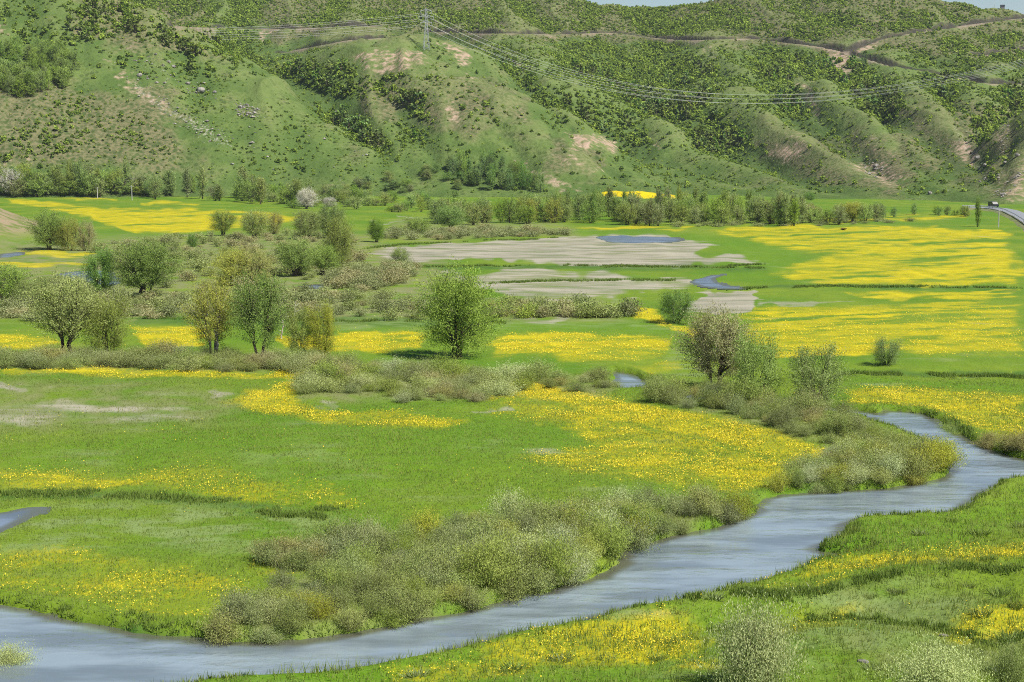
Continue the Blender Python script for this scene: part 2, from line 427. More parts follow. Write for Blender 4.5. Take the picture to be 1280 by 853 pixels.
M['pale'] = leaf_mat('pale_willow_leaves', (0.19, 0.22, 0.095), (0.42, 0.46, 0.23))
M['dark'] = leaf_mat('dark_leaves', (0.075, 0.14, 0.035), (0.20, 0.30, 0.09))
M['yellow'] = leaf_mat('yellow_olive_leaves', (0.17, 0.185, 0.035), (0.34, 0.36, 0.10))
M['grey'] = leaf_mat('grey_scrub_leaves', (0.115, 0.14, 0.05), (0.26, 0.295, 0.12))
M['tan'] = leaf_mat('tan_scrub_leaves', (0.175, 0.17, 0.065), (0.32, 0.31, 0.14))
M['blossom'] = leaf_mat('blossom', (0.22, 0.21, 0.17), (0.62, 0.58, 0.55))
M['hillshrub'] = leaf_mat('hill_shrub_leaves', (0.06, 0.095, 0.025), (0.23, 0.28, 0.075))
M['grass'] = leaf_mat('grass_blades', (0.085, 0.135, 0.010), (0.20, 0.26, 0.03), 0.4, 0.0)
M['rank'] = leaf_mat('rank_grass_blades', (0.055, 0.105, 0.012), (0.13, 0.20, 0.028), 0.35, 0.0)
M['rush'] = leaf_mat('rush_blades', (0.09, 0.12, 0.035), (0.20, 0.25, 0.08), 0.3, 0.1)
M['petal'] = leaf_mat('yellow_petals', (0.50, 0.385, 0.006), (0.64, 0.51, 0.012), 0.3, 0.0)
M['bark'] = bark_mat('grey_bark', (0.10, 0.085, 0.06), (0.26, 0.23, 0.17))
M['darkbark'] = bark_mat('dark_bark', (0.03, 0.024, 0.018), (0.09, 0.075, 0.055))
M['palebark'] = bark_mat('pale_bark', (0.22, 0.20, 0.17), (0.42, 0.39, 0.35))
k = NT('grey_rock'); f = k.noise(0.9, 5, k.coord((1, 1, 1), True)); M['rock'] = k.princ(k.mix(k.ramp(f, 0.35, 0.7), (0.13, 0.12, 0.11), (0.34, 0.32, 0.29)), 0.9, 0.2, f, 0.8, 0.3)
k = NT('galvanised_steel'); f = k.noise(2.0, 2, k.coord((1, 1, 1), True)); M['steel'] = k.princ(k.mix(f, (0.30, 0.33, 0.36), (0.44, 0.46, 0.48)), 0.55, 0.5)
k = NT('pale_cable'); M['cable'] = k.princ((0.68, 0.68, 0.65), 0.6, 0.4)
k = NT('grey_concrete'); f = k.noise(2.0, 3, k.coord((1, 1, 1), True)); M['concrete'] = k.princ(k.mix(f, (0.35, 0.34, 0.33), (0.5, 0.49, 0.47)), 0.9)
k = NT('asphalt'); f = k.noise(1.0, 4); M['asphalt'] = k.princ(k.mix(f, (0.19, 0.20, 0.22), (0.27, 0.28, 0.30)), 0.5, 0.5)
k = NT('dark_paint'); M['darkpaint'] = k.princ((0.02, 0.023, 0.03), 0.35, 0.5)
k = NT('dark_glass'); M['glass'] = k.princ((0.02, 0.025, 0.03), 0.1, 0.5)
k = NT('black_rubber'); M['rubber'] = k.princ((0.015, 0.015, 0.015), 0.8, 0.3)
k = NT('dark_feathers'); f = k.noise(30, 3, k.coord((1, 1, 1), True)); M['feather'] = k.princ(k.mix(f, (0.03, 0.02, 0.01), (0.12, 0.08, 0.02)), 0.8)
k = NT('yellow_feathers'); M['yfeather'] = k.princ((0.5, 0.36, 0.02), 0.8)
k = NT('hut_wall'); M['hutwall'] = k.princ((0.12, 0.12, 0.13), 0.8)
# river water
def water_mat(name, base_col, sc, r0=0.04):
    k = NT(name)
    v = k.coord((0.55, 1.0, 1.0))
    n1 = k.noise(1.2 * sc, 4, v, 0.6); n2 = k.noise(0.12 * sc, 4, k.coord((1, 1.6, 1)))
    n3 = k.noise(0.22 * sc, 3, k.coord((0.5, 1.3, 1))); b = k.math('ADD', k.math('MULTIPLY', n1, k.ramp(n3, 0.34, 0.62)), k.math('MULTIPLY', n2, 0.6))
    n4 = k.noise(0.16 * sc, 4, k.coord((0.7, 2.4, 1)), 0.6); c = k.mix(k.ramp(n4, 0.38, 0.62), tuple(q * 1.2 for q in base_col), tuple(q * 0.72 for q in base_col))
    sh = k.attr('bank_reflection'); c = k.mix(k.ramp(k.math('ADD', sh, k.math('MULTIPLY', k.math('SUBTRACT', n2, 0.5), 1.0)), 0.3, 1.0), c, (0.085, 0.09, 0.065))  # dark colour along the edges stands in for the bank's reflection
    rg = k.math('ADD', r0, k.math('MULTIPLY', k.ramp(n2, 0.4, 0.62), 0.10))
    m = k.princ(c, rg, 0.6, b, 0.6, 0.17)
    [x for x in k.t.nodes if x.type == 'BSDF_PRINCIPLED'][0].inputs['IOR'].default_value = 1.36
    return m
M['river'] = water_mat('silty_river_water', (0.17, 0.215, 0.25), 1.0)
M['pond'] = water_mat('still_water', (0.12, 0.155, 0.215), 0.6, 0.25)  # blue base colour stands in for sky reflected by the ripples
# meadow
def meadow_mat():
    k = NT('meadow')
    pos = k.coord()
    big = k.noise(0.06, 5, k.coord((0.8, 0.6, 1))); mid = k.noise(0.35, 4, k.coord((1, 0.55, 1))); fine = k.noise(4.5, 3)
    lush = k.attr('lush'); mud = k.attr('mud'); dry = k.attr('dry'); fl = k.attr('flower'); rank = k.attr('rank'); wet = k.attr('wet'); mound = k.attr('mound')
    g = k.mix(k.ramp(big, 0.36, 0.64), (0.074, 0.160, 0.007), (0.145, 0.207, 0.014))
    g = k.mix(k.math('MULTIPLY', k.ramp(mid, 0.42, 0.62), 0.5), g, (0.095, 0.16, 0.012))
    g = k.mix(k.math('MULTIPLY', lush, 0.8), g, (0.085, 0.178, 0.007))
    g = k.mix(k.math('MULTIPLY', k.ramp(fine, 0.45, 0.75), 0.45), g, (0.15, 0.225, 0.04))
    g = k.mix(k.math('MULTIPLY', k.ramp(fine, 0.5, 0.25), 0.45), g, (0.04, 0.09, 0.012))
    g = k.mix(k.math('MULTIPLY', dry, k.ramp(mid, 0.30, 0.62)), g, (0.175, 0.185, 0.08))
    g = k.mix(rank, g, k.mix(k.ramp(mid, 0.4, 0.6), (0.04, 0.10, 0.016), (0.07, 0.13, 0.02)))
    mo = k.mix(k.ramp(k.noise(0.25, 5), 0.4, 0.6), (0.12, 0.15, 0.04), (0.24, 0.19, 0.12))
    pale = k.attr('pale')
    g = k.mix(k.math('MULTIPLY', pale, k.ramp(k.noise(0.5, 4, k.coord((0.5, 0.9, 1))), 0.4, 0.62)), g, (0.165, 0.225, 0.078))
    g = k.mix(mound, g, mo)
    g = k.mix(k.math('MULTIPLY', k.ramp(fl, 0.05, 0.8), 0.42), g, (0.26, 0.255, 0.012))
    # flowers: speckle where the density attribute beats the noise
    sp = k.noise(3.6, 3, k.coord((1, 0.42, 1)), 0.7); st = k.noise(0.5, 5, k.coord((0.25, 0.4, 1)), 0.65)
    th = k.math('SUBTRACT', 0.70, k.math('MULTIPLY', fl, 0.31))
    f = k.ramp(k.math('SUBTRACT', k.math('ADD', k.math('MULTIPLY', sp, 0.45), k.math('MULTIPLY', st, 0.55)), th), -0.15, 0.17)
    f = k.math('MULTIPLY', f, k.ramp(fl, 0.02, 0.2))
    yc = k.mix(k.ramp(mid, 0.35, 0.65), (0.37, 0.31, 0.006), (0.50, 0.41, 0.008))
    g = k.mix(k.math('MULTIPLY', f, 0.82), g, yc)
    mn = k.noise(0.22, 5, k.coord((0.35, 1, 1)))
    mc = k.mix(k.ramp(mn, 0.35, 0.65), (0.20, 0.185, 0.15), (0.34, 0.305, 0.26))
    mm = k.math('MULTIPLY', k.ramp(k.math('ADD', mud, k.math('MULTIPLY', k.math('SUBTRACT', mn, 0.5), 1.9)), 0.15, 1.0), 0.85)
    g = k.mix(mm, g, mc)
    g = k.mix(wet, g, k.mix(fine, (0.06, 0.055, 0.035), (0.12, 0.10, 0.07)))
    bh = k.math('ADD', fine, k.math('MULTIPLY', mid, 1.5))
    return k.princ(g, 0.85, 0.12, bh, 0.5, 0.14)
M['meadow'] = meadow_mat()
def hills_mat():
    k = NT('hill_slopes')
    big = k.noise(0.012, 5); mid = k.noise(0.06, 5, k.coord((1, 0.7, 1))); fine = k.noise(0.55, 4)
    scrub = k.attr('scrub'); bare = k.attr('bare'); scree = k.attr('scree'); road = k.attr('road'); cut = k.attr('cut'); fl = k.attr('flower')
    g = k.mix(k.ramp(mid, 0.38, 0.64), (0.070, 0.116, 0.028), (0.115, 0.163, 0.045))
    br = k.mix(k.ramp(fine, 0.35, 0.65), (0.085, 0.092, 0.042), (0.17, 0.15, 0.085))
    s = k.ramp(k.math('ADD', scrub, k.math('MULTIPLY', k.math('SUBTRACT', mid, 0.5), 1.6)), 0.28, 0.85)
    g = k.mix(k.math('MULTIPLY', s, 0.85), g, br)
    g = k.mix(k.math('MULTIPLY', k.ramp(fine, 0.52, 0.30), 0.5), g, (0.045, 0.075, 0.022))
    vo = k.n('ShaderNodeTexVoronoi'); vo.inputs['Scale'].default_value = 0.33; k.l(k.coord((1, 0.8, 0.6)), vo.inputs['Vector'])
    vd = k.ramp(vo.outputs['Distance'], 0.42, 0.22); vs = k.ramp(k.math('ADD', k.math('MULTIPLY', mid, 1.6), scrub), 0.75, 1.35)
    g = k.mix(k.math('MULTIPLY', k.math('MULTIPLY', vd, vs), 0.8), g, (0.045, 0.075, 0.02))
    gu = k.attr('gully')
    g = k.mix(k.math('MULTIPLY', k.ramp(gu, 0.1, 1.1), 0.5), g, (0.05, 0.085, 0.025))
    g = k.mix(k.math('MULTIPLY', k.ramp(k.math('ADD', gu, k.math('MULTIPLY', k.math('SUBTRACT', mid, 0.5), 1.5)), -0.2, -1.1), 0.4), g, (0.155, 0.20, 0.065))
    bn = k.noise(0.30, 5)
    bc = k.mix(k.ramp(bn, 0.3, 0.7), (0.21, 0.165, 0.11), (0.36, 0.27, 0.20))
    b = k.ramp(k.math('ADD', bare, k.math('MULTIPLY', k.math('SUBTRACT', bn, 0.5), 2.2)), 0.45, 1.15)
    g = k.mix(b, g, bc)
    sn = k.noise(0.7, 4, None, 0.7)
    g = k.mix(k.ramp(k.math('ADD', scree, k.math('MULTIPLY', k.math('SUBTRACT', sn, 0.5), 2.4)), 0.75, 1.25), g, k.mix(sn, (0.22, 0.21, 0.16), (0.36, 0.34, 0.29)))
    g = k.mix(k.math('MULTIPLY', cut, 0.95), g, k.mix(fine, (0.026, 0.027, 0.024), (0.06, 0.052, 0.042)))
    g = k.mix(k.math('MULTIPLY', road, 0.9), g, k.mix(fine, (0.17, 0.145, 0.105), (0.27, 0.22, 0.165)))
    f = k.ramp(k.math('ADD', fl, k.math('MULTIPLY', k.math('SUBTRACT', mid, 0.5), 0.8)), 0.4, 0.6)
    g = k.mix(f, g, (0.55, 0.42, 0.01))
    return k.princ(g, 0.95, 0.05, k.math('ADD', fine, k.math('MULTIPLY', sn, 0.6)), 0.7, 0.9)
M['hills'] = hills_mat()
# ------------------------------------------------------------------ mask painting: outlines of patches (photo pixels -> each vertex's own ground point)
def pmask(px, py, polys, asp=0.4, soft=4.5, warp=(10, 3), seed=0):
    wx = px + warp[0] * vnoise(px / 34, py / 9, seed) + 0.5 * warp[0] * vnoise(px / 11, py / 4, seed + 1)
    wy = py + warp[1] * vnoise(px / 40, py / 10, seed + 2) + 0.5 * warp[1] * vnoise(px / 13, py / 5, seed + 3)
    out = np.zeros(px.shape)
    for p in polys:
        d, P = p[0], np.array(p[1], float) * np.array([asp, 1.0])
        sf = p[2] * 1.5 if len(p) > 2 else soft
        m = sdf(P, wx * asp, wy, sf + 1)
        out = np.maximum(out, d * sstep(-sf, sf, m))
    return out
FLOWER = [
    (0.8, [(0, 239), (40, 240), (110, 243), (150, 244), (110, 246), (30, 244), (0, 243)], 1),
    (0.95, [(8, 250), (34, 248), (70, 252), (110, 256), (155, 262), (185, 259), (230, 259), (290, 262), (372, 268), (370, 276), (300, 283), (270, 290), (215, 291), (160, 294), (140, 286), (115, 276), (80, 265), (30, 258)], 1.5),
    (0.8, [(95, 246), (142, 247), (140, 249), (95, 249)], 1), (0.9, [(178, 252), (215, 250), (255, 253), (240, 256), (180, 255)], 1),
    (0.85, [(20, 318), (60, 314), (115, 316), (112, 321), (40, 322)], 1.2), (0.85, [(0, 329), (60, 328), (120, 331), (110, 335), (0, 334)], 1.2),
    (0.95, [(700, 284), (780, 282), (880, 283), (1000, 283), (1130, 284), (1200, 286), (1262, 292), (1262, 297), (1000, 291), (880, 287), (760, 288)], 1.5),
    (0.8, [(960, 272), (1100, 270), (1212, 267), (1212, 272), (1150, 276), (1000, 277)], 1.2),
    (0.8, [(880, 288), (1000, 290), (1262, 293), (1275, 325), (1272, 357), (1160, 357), (1020, 355), (970, 345), (1000, 330), (1050, 318), (960, 306)], 3),
    (0.97, [(1040, 300), (1262, 296), (1275, 330), (1272, 356), (1150, 356), (1060, 354), (1110, 335), (1150, 322), (1060, 312)], 3),
    (0.9, [(1060, 366), (1150, 364), (1275, 362), (1275, 372), (1200, 376), (1100, 373)], 1.5),
    (0.72, [(930, 386), (1100, 380), (1275, 378), (1280, 440), (1180, 445), (1080, 440), (960, 440), (930, 420)], 4),
    (0.98, [(935, 392), (1000, 388), (1125, 390), (1120, 399), (1000, 399), (940, 404)], 2), (0.9, [(930, 410), (1040, 409), (1040, 414), (940, 415)], 1.5),
    (0.9, [(960, 436), (1030, 432), (1100, 433), (1090, 442), (1000, 449), (965, 446)], 2), (0.8, [(1090, 382), (1275, 378), (1275, 384), (1100, 387)], 1.5),
    (0.8, [(1080, 412), (1250, 408), (1250, 420), (1150, 426)], 2),
    (0.72, [(1055, 486), (1130, 482), (1285, 494), (1285, 562), (1240, 552), (1190, 530), (1120, 512), (1060, 505)], 4),
    (0.9, [(425, 419), (490, 415), (535, 418), (530, 436), (470, 440), (425, 436)], 2), (0.95, [(612, 424), (690, 417), (760, 418), (835, 425), (840, 436), (760, 438), (690, 447), (620, 445)], 2),
    (0.55, [(612, 436), (800, 436), (846, 440), (800, 452), (700, 452)], 2),
    (0.97, [(782, 384), (800, 381), (825, 385), (822, 396), (850, 405), (880, 418), (870, 426), (835, 412), (795, 402)], 2),
    (0.5, [(780, 456), (830, 452), (850, 462), (820, 470), (785, 466)], 2),
    (0.95, [(285, 502), (320, 488), (350, 480), (372, 478), (366, 495), (385, 510), (430, 514), (430, 528), (370, 524), (320, 512)], 4),
    (0.72, [(405, 513), (520, 515), (580, 522), (560, 533), (470, 533), (410, 528)], 4),
    (0.97, [(520, 472), (600, 474), (650, 476), (720, 488), (790, 500), (860, 515), (950, 535), (1035, 560), (1030, 575), (1000, 585), (930, 565), (850, 540), (770, 525), (690, 505), (640, 498), (560, 488)], 4),
    (0.70, [(640, 500), (780, 520), (930, 560), (1020, 580), (975, 600), (930, 622), (820, 608), (700, 590), (650, 572), (740, 555), (700, 530), (620, 515)], 6),
    (0.92, [(870, 560), (950, 570), (1000, 590), (960, 612), (900, 612), (840, 590)], 6),
    (0.72, [(0, 462), (120, 460), (240, 464), (330, 466), (330, 472), (200, 471), (0, 471)], 2), (0.8, [(330, 466), (440, 462), (440, 472), (380, 478), (330, 472)], 2),
    (0.66, [(-10, 585), (60, 588), (160, 596), (185, 606), (120, 615), (0, 615)], 5), (0.5, [(160, 592), (260, 580), (360, 600), (440, 612), (440, 632), (330, 632), (200, 614)], 6),
    (0.48, [(-10, 690), (90, 688), (190, 700), (255, 712), (330, 740), (300, 770), (240, 775), (160, 768), (80, 752), (0, 745)], 6), (0.5, [(310, 705), (370, 700), (385, 715), (330, 725)], 4),
    (0.9, [(-10, 420), (40, 417), (75, 424), (70, 433), (30, 437), (-10, 436)], 2), (0.88, [(160, 412), (240, 409), (262, 416), (250, 436), (180, 436)], 2), (0.8, [(340, 420), (440, 424), (430, 440), (350, 436)], 2),
    (0.75, [(600, 808), (680, 792), (760, 776), (830, 770), (880, 782), (900, 800), (870, 830), (760, 840), (650, 835), (590, 825)], 7),
    (0.8, [(1010, 704), (1080, 690), (1180, 686), (1290, 682), (1290, 706), (1180, 712), (1080, 718), (990, 728), (950, 735)], 6),
    (0.7, [(960, 775), (1030, 762), (1080, 760), (1050, 785), (990, 800), (950, 796)], 5), (0.85, [(1165, 800), (1200, 785), (1290, 765), (1290, 805), (1230, 815), (1180, 815)], 5),
    (0.7, [(840, 832), (900, 828), (900, 845), (845, 850)], 4), (0.5, [(940, 738), (1020, 722), (1090, 722), (1030, 745), (950, 750)], 6), (0.55, [(480, 838), (620, 822), (700, 838), (640, 856), (480, 856)], 5),
]
MUD = [
    (0.95, [(440, 316), (520, 304), (600, 303), (700, 297), (840, 296), (895, 306), (880, 316), (960, 329), (860, 331), (720, 331), (600, 323), (480, 325)], 2),
    (0.8, [(540, 345), (640, 338), (760, 344), (880, 352), (800, 362), (780, 375), (720, 381), (650, 370), (600, 360)], 3),
    (1.0, [(862, 366), (900, 361), (962, 360), (958, 374), (944, 391), (900, 392), (868, 384)], 1.5),
    (0.65, [(640, 396), (700, 393), (760, 396), (750, 402), (650, 402)], 1.5),
    (0.62, [(-10, 505), (60, 500), (170, 508), (250, 512), (220, 522), (120, 527), (-10, 530)], 5), (0.6, [(270, 488), (300, 486), (310, 494), (280, 496)], 2),
    (0.7, [(0, 484), (40, 485), (40, 489), (0, 489)], 1.5), (0.6, [(385, 502), (410, 505), (420, 510), (395, 510)], 1.5), (0.55, [(590, 510), (650, 510), (640, 516), (590, 516)], 1.5),
    (0.9, [(495, 267), (530, 269), (530, 272), (500, 271)], 1), (0.6, [(440, 274), (500, 277), (500, 279), (440, 277)], 1), (0.7, [(195, 291), (270, 291), (270, 294), (200, 294)], 1),
    (0.28, [(650, 548), (700, 545), (725, 555), (690, 570), (645, 565)], 5), (0.6, [(1050, 376), (960, 375), (960, 383), (1080, 380)], 1.5),
]
DRY = [
    (0.9, [(-20, 310), (120, 300), (430, 290), (560, 330), (560, 400), (430, 405), (160, 400), (-20, 400)], 6), (0.8, [(500, 275), (700, 280), (720, 294), (560, 300), (440, 300)], 3),
    (0.75, [(-10, 478), (200, 480), (330, 495), (280, 525), (150, 535), (-10, 540)], 10), (0.6, [(540, 370), (760, 372), (780, 400), (560, 402)], 3),
    (0.95, [(370, 480), (480, 455), (640, 470), (770, 476), (760, 495), (640, 495), (480, 500), (375, 500)], 4), (0.8, [(820, 480), (960, 500), (1090, 530), (1080, 560), (980, 545), (830, 505)], 4),
    (0.8, [(350, 700), (600, 660), (900, 640), (780, 700), (500, 775), (300, 795), (380, 720)], 6), (0.7, [(-20, 445), (430, 445), (430, 466), (-20, 464)], 3),
    (0.55, [(1020, 750), (1130, 742), (1240, 760), (1180, 800), (1080, 830), (1000, 800)], 10), (0.6, [(1100, 820), (1290, 800), (1290, 860), (1060, 860)], 8),
]
RANK = [
    (0.9, [(-10, 614), (60, 612), (160, 616), (290, 624), (350, 634), (300, 636), (160, 625), (60, 622), (-10, 625)], 3), (0.7, [(300, 641), (400, 650), (410, 655), (300, 648)], 2),
    (0.9, [(0, 770), (130, 784), (200, 794), (262, 800), (262, 792), (130, 776), (0, 754)], 3),
    (0.9, [(920, 360), (1050, 359), (1270, 363), (1270, 359), (1080, 356), (950, 356)], 1.2), (0.85, [(1040, 466), (1285, 472), (1285, 465), (1060, 464)], 1.5),
    (0.8, [(520, 333), (700, 331), (960, 334), (960, 338), (700, 338), (560, 338)], 1.5), (0.7, [(170, 395), (560, 398), (640, 402), (560, 409), (170, 406)], 2),
    (0.8, [(945, 640), (985, 620), (1020, 600), (1060, 615), (990, 620), (950, 632)], 2),
]
LUSH = [
    (0.9, [(250, 530), (560, 505), (720, 540), (640, 600), (420, 640), (260, 600)], 25), (0.8, [(-10, 555), (250, 545), (200, 585), (-10, 585)], 8), (1.0, [(430, 495), (600, 495), (560, 512), (430, 512)], 4),
    (0.9, [(1050, 472), (1285, 478), (1285, 492), (1060, 486)], 4), (0.9, [(1060, 652), (1200, 640), (1285, 610), (1285, 660), (1180, 685), (1050, 685)], 6), (0.8, [(430, 400), (840, 405), (840, 418), (430, 414)], 3),
    (0.8, [(700, 286), (1000, 300), (1000, 350), (880, 345), (900, 310), (700, 292)], 4), (0.8, [(250, 845), (480, 835), (560, 850), (250, 860)], 5), (0.8, [(400, 840), (600, 815), (620, 830), (500, 850)], 5),
]
# ------------------------------------------------------------------ ground sheet
cols = np.concatenate([np.linspace(-900, -70, 90)[:-1], np.linspace(-70, 1350, 1060), np.linspace(1350, 2180, 90)[1:]])
rows = np.concatenate([np.geomspace(1480, 260, 14)[:-1], np.linspace(900, 250, 560), np.array([248, 246, 244, 242, 240, 238, 236, 234, 231, 228, 224, 220, 214, 207, 200])])
CC, RR = np.meshgrid(cols, rows) if False else np.meshgrid(cols, np.concatenate([np.array([2600, 1900, 1500, 1250, 1080, 980, 930]), rows[13:]]))
gX, gY = flat(CC, RR)
gZ = G(gX, gY)
gZ = gZ - 2.5 * sstep(700, 760, gY) * 0
PXg, PYg, _ = proj(gX, gY, gZ * 0)
sdg = river_sd(gX, gY); psg = pond_sd(gX, gY)
at = dict(flower=pmask(PXg, PYg, FLOWER, seed=3), mud=pmask(PXg, PYg, MUD, seed=9, warp=(24, 5)), dry=pmask(PXg, PYg, DRY, seed=15), rank=pmask(PXg, PYg, RANK, seed=21, warp=(6, 2)), lush=pmask(PXg, PYg, LUSH, seed=27),
          wet=sstep(-0.02, 0.15, sdg), mound=sstep(1.2, 3.5, gZ) * (gX < -90) + sstep(1.0, 2.5, gZ) * (gX > 60) * (gY > 200))
PALE = [(0.9, [(-10, 640), (150, 628), (300, 636), (420, 650), (330, 690), (200, 680), (60, 690), (-10, 690)], 8), (0.6, [(100, 575), (150, 570), (140, 585), (100, 585)], 5), (0.5, [(580, 545), (640, 548), (620, 565), (580, 560)], 5), (0.6, [(1000, 745), (1160, 738), (1240, 755), (1160, 810), (1040, 850), (990, 850)], 10), (0.7, [(840, 440), (880, 425), (900, 450), (870, 480), (830, 470)], 5), (0.6, [(430, 398), (560, 404), (840, 402), (840, 412), (430, 412)], 3), (0.5, [(300, 560), (420, 545), (460, 580), (330, 590)], 10)]
at['pale'] = pmask(PXg, PYg, PALE, seed=33)
stk = vnoise(PXg / 90, PYg / 2.6 + PXg / 60, 91) + 0.7 * vnoise(PXg / 33, PYg / 1.5 + PXg / 50, 92) + 0.4 * vnoise(PXg / 14, PYg / 1.1, 93)
farw = sstep(480, 380, PYg)
at['flower'] = at['flower'] * (1 - farw * (1 - sstep(-1.25, 0.25, stk)))
blot = fbm(gX / 3.2, gY / 6.5, 4, 95)
at['flower'] = at['flower'] * (0.78 + 0.22 * sstep(95, 150, gY)) * (farw + (1 - farw) * (0.75 + 0.25 * sstep(-0.38, 0.15, blot)))
at['flower'] = at['flower'] * (1 - at['mud']) * sstep(-0.3, -1.2, sdg)
FLOW_A = at['flower']
o = link('meadow', mesh_np('meadow', np.stack([gX, gY, gZ], -1).reshape(-1, 3), grid_quads(*gX.shape)[:, ::-1], None, at, [M['meadow']], None, True))
tag(o, 'flat green valley meadow streaked with yellow flowers and grey mud', 'meadow', kind='structure')
def water(name, mask, zz, mat, label):
    nr, nc = gX.shape
    q = grid_quads(nr, nc); keep = mask.ravel()[q].any(1)
    q = q[keep]; u, inv = np.unique(q, return_inverse=True)
    V = np.stack([gX.ravel()[u], gY.ravel()[u], np.full(len(u), zz)], -1)
    o = link(name, mesh_np(name, V, inv.reshape(-1, 4)[:, ::-1], None, {'bank_reflection': sstep(1.5, 0.0, np.maximum(sdg, psg).ravel()[u])}, [mat], None, True)); tag(o, label, 'water', kind='structure')
water('river', sdg > -0.5, WZ, M['river'], 'silty blue-grey river winding through the meadow')
water('ponds', psg > -0.6, -0.045, M['pond'], 'small still pools of blue water lying in the meadow')
# ------------------------------------------------------------------ hills mesh
PXh, PYh, _ = proj(HXX, HYY, HZZ)
BARE = [
    (0.75, [(470, 52), (530, 62), (545, 75), (530, 90), (490, 92), (450, 88), (440, 70)], 6), (0.9, [(540, 50), (575, 60), (595, 75), (580, 82), (555, 66)], 5),
    (1.0, [(708, 166), (720, 168), (745, 168), (770, 178), (765, 190), (740, 182), (722, 186), (712, 180)], 4), (0.7, [(690, 185), (720, 190), (735, 208), (760, 216), (740, 222), (700, 205)], 5),
    (1.0, [(1028, 58), (1062, 60), (1070, 72), (1060, 85), (1066, 102), (1056, 100), (1040, 76)], 4), (0.9, [(1060, 52), (1110, 48), (1100, 56), (1065, 66)], 3),
    (0.85, [(965, 180), (1000, 170), (1012, 180), (1000, 200), (985, 205), (960, 198)], 6), (0.7, [(1060, 205), (1100, 195), (1140, 222), (1120, 236), (1075, 225)], 7), (0.6, [(1080, 165), (1110, 175), (1120, 200), (1095, 195)], 6),
    (0.85, [(1190, 175), (1215, 175), (1230, 205), (1215, 215), (1200, 200)], 5), (0.6, [(1245, 160), (1262, 150), (1255, 220), (1246, 245)], 3), (0.7, [(1262, 210), (1285, 195), (1285, 250), (1255, 250)], 5),
    (0.75, [(548, 130), (570, 130), (575, 155), (555, 155)], 5), (0.9, [(640, 138), (655, 145), (660, 155), (645, 150)], 3), (0.9, [(640, 200), (660, 203), (660, 208), (642, 206)], 3), (0.8, [(650, 208), (690, 218), (730, 235), (700, 238), (660, 220)], 5),
    (0.9, [(405, 230), (430, 226), (436, 230), (412, 237)], 2), (0.7, [(0, 25), (15, 35), (12, 50), (0, 45)], 4), (0.8, [(145, 52), (175, 52), (180, 62), (150, 64)], 5), (0.6, [(575, 90), (590, 85), (600, 100), (580, 110)], 4), (0.7, [(640, 80), (655, 78), (650, 95), (638, 92)], 4),
    (0.75, [(990, 85), (1010, 100), (1030, 140), (1015, 150), (1000, 120)], 4), (0.7, [(810, 165), (825, 170), (835, 190), (820, 190)], 4), (0.8, [(690, 45), (705, 45), (690, 55)], 3),
    (0.7, [(140, 60), (150, 85), (200, 120), (220, 150), (190, 140), (150, 110), (125, 80)], 8), (0.8, [(200, 0), (204, 0), (208, 22), (202, 22)], 3), (0.75, [(0, 200), (40, 195), (45, 203), (0, 208)], 3),
    (0.6, [(880, 58), (905, 52), (880, 85), (868, 80)], 4), (0.8, [(320, 36), (345, 36), (335, 50), (322, 46)], 3),
]
SCREE = [(0.85, [(165, 95), (185, 110), (215, 128), (250, 148), (285, 165), (302, 182), (290, 188), (255, 178), (225, 160), (195, 135), (165, 112), (150, 95)], 6), (0.6, [(160, 70), (200, 75), (260, 110), (270, 125), (220, 115), (175, 95)], 8), (0.55, [(295, 130), (325, 140), (320, 148), (300, 146)], 4),
         (0.75, [(1195, 140), (1203, 160), (1222, 195), (1246, 240), (1238, 245), (1216, 212), (1195, 175)], 3), (0.7, [(1245, 240), (1268, 222), (1280, 212), (1280, 222), (1250, 250)], 3), (0.5, [(1080, 200), (1100, 205), (1105, 225), (1080, 215)], 5), (0.7, [(1256, 150), (1262, 150), (1252, 215), (1246, 235)], 2)]
SCRUBC = [(0.95, [(330, -60), (900, -60), (1290, -60), (1290, 80), (1080, 55), (900, 52), (560, 45), (330, 45)], 12), (0.75, [(100, -60), (240, -60), (260, 70), (180, 60), (100, 50)], 10), (0.8, [(-80, 100), (200, 125), (240, 205), (-80, 210)], 20), (0.6, [(1080, 130), (1290, 130), (1290, 250), (1190, 230)], 12),
          (0.6, [(450, 85), (640, 100), (660, 150), (560, 165), (440, 140)], 12), (0.7, [(960, 150), (1140, 190), (1130, 235), (950, 210)], 10), (0.7, [(690, 170), (760, 190), (750, 225), (690, 210)], 8)]
HFL = [(0.95, [(745, 240), (800, 240), (880, 246), (870, 250), (800, 249), (750, 245)], 2)]
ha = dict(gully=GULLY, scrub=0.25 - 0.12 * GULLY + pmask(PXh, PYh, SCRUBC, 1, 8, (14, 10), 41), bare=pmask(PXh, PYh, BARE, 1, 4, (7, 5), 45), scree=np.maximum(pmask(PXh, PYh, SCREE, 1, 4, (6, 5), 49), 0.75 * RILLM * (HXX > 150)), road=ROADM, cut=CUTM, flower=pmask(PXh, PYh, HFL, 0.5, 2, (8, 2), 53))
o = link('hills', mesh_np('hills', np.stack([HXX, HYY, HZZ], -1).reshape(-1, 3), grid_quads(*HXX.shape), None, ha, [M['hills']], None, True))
tag(o, 'green and brown scrubby mountainside with dirt tracks closing the valley', 'hills', kind='structure')
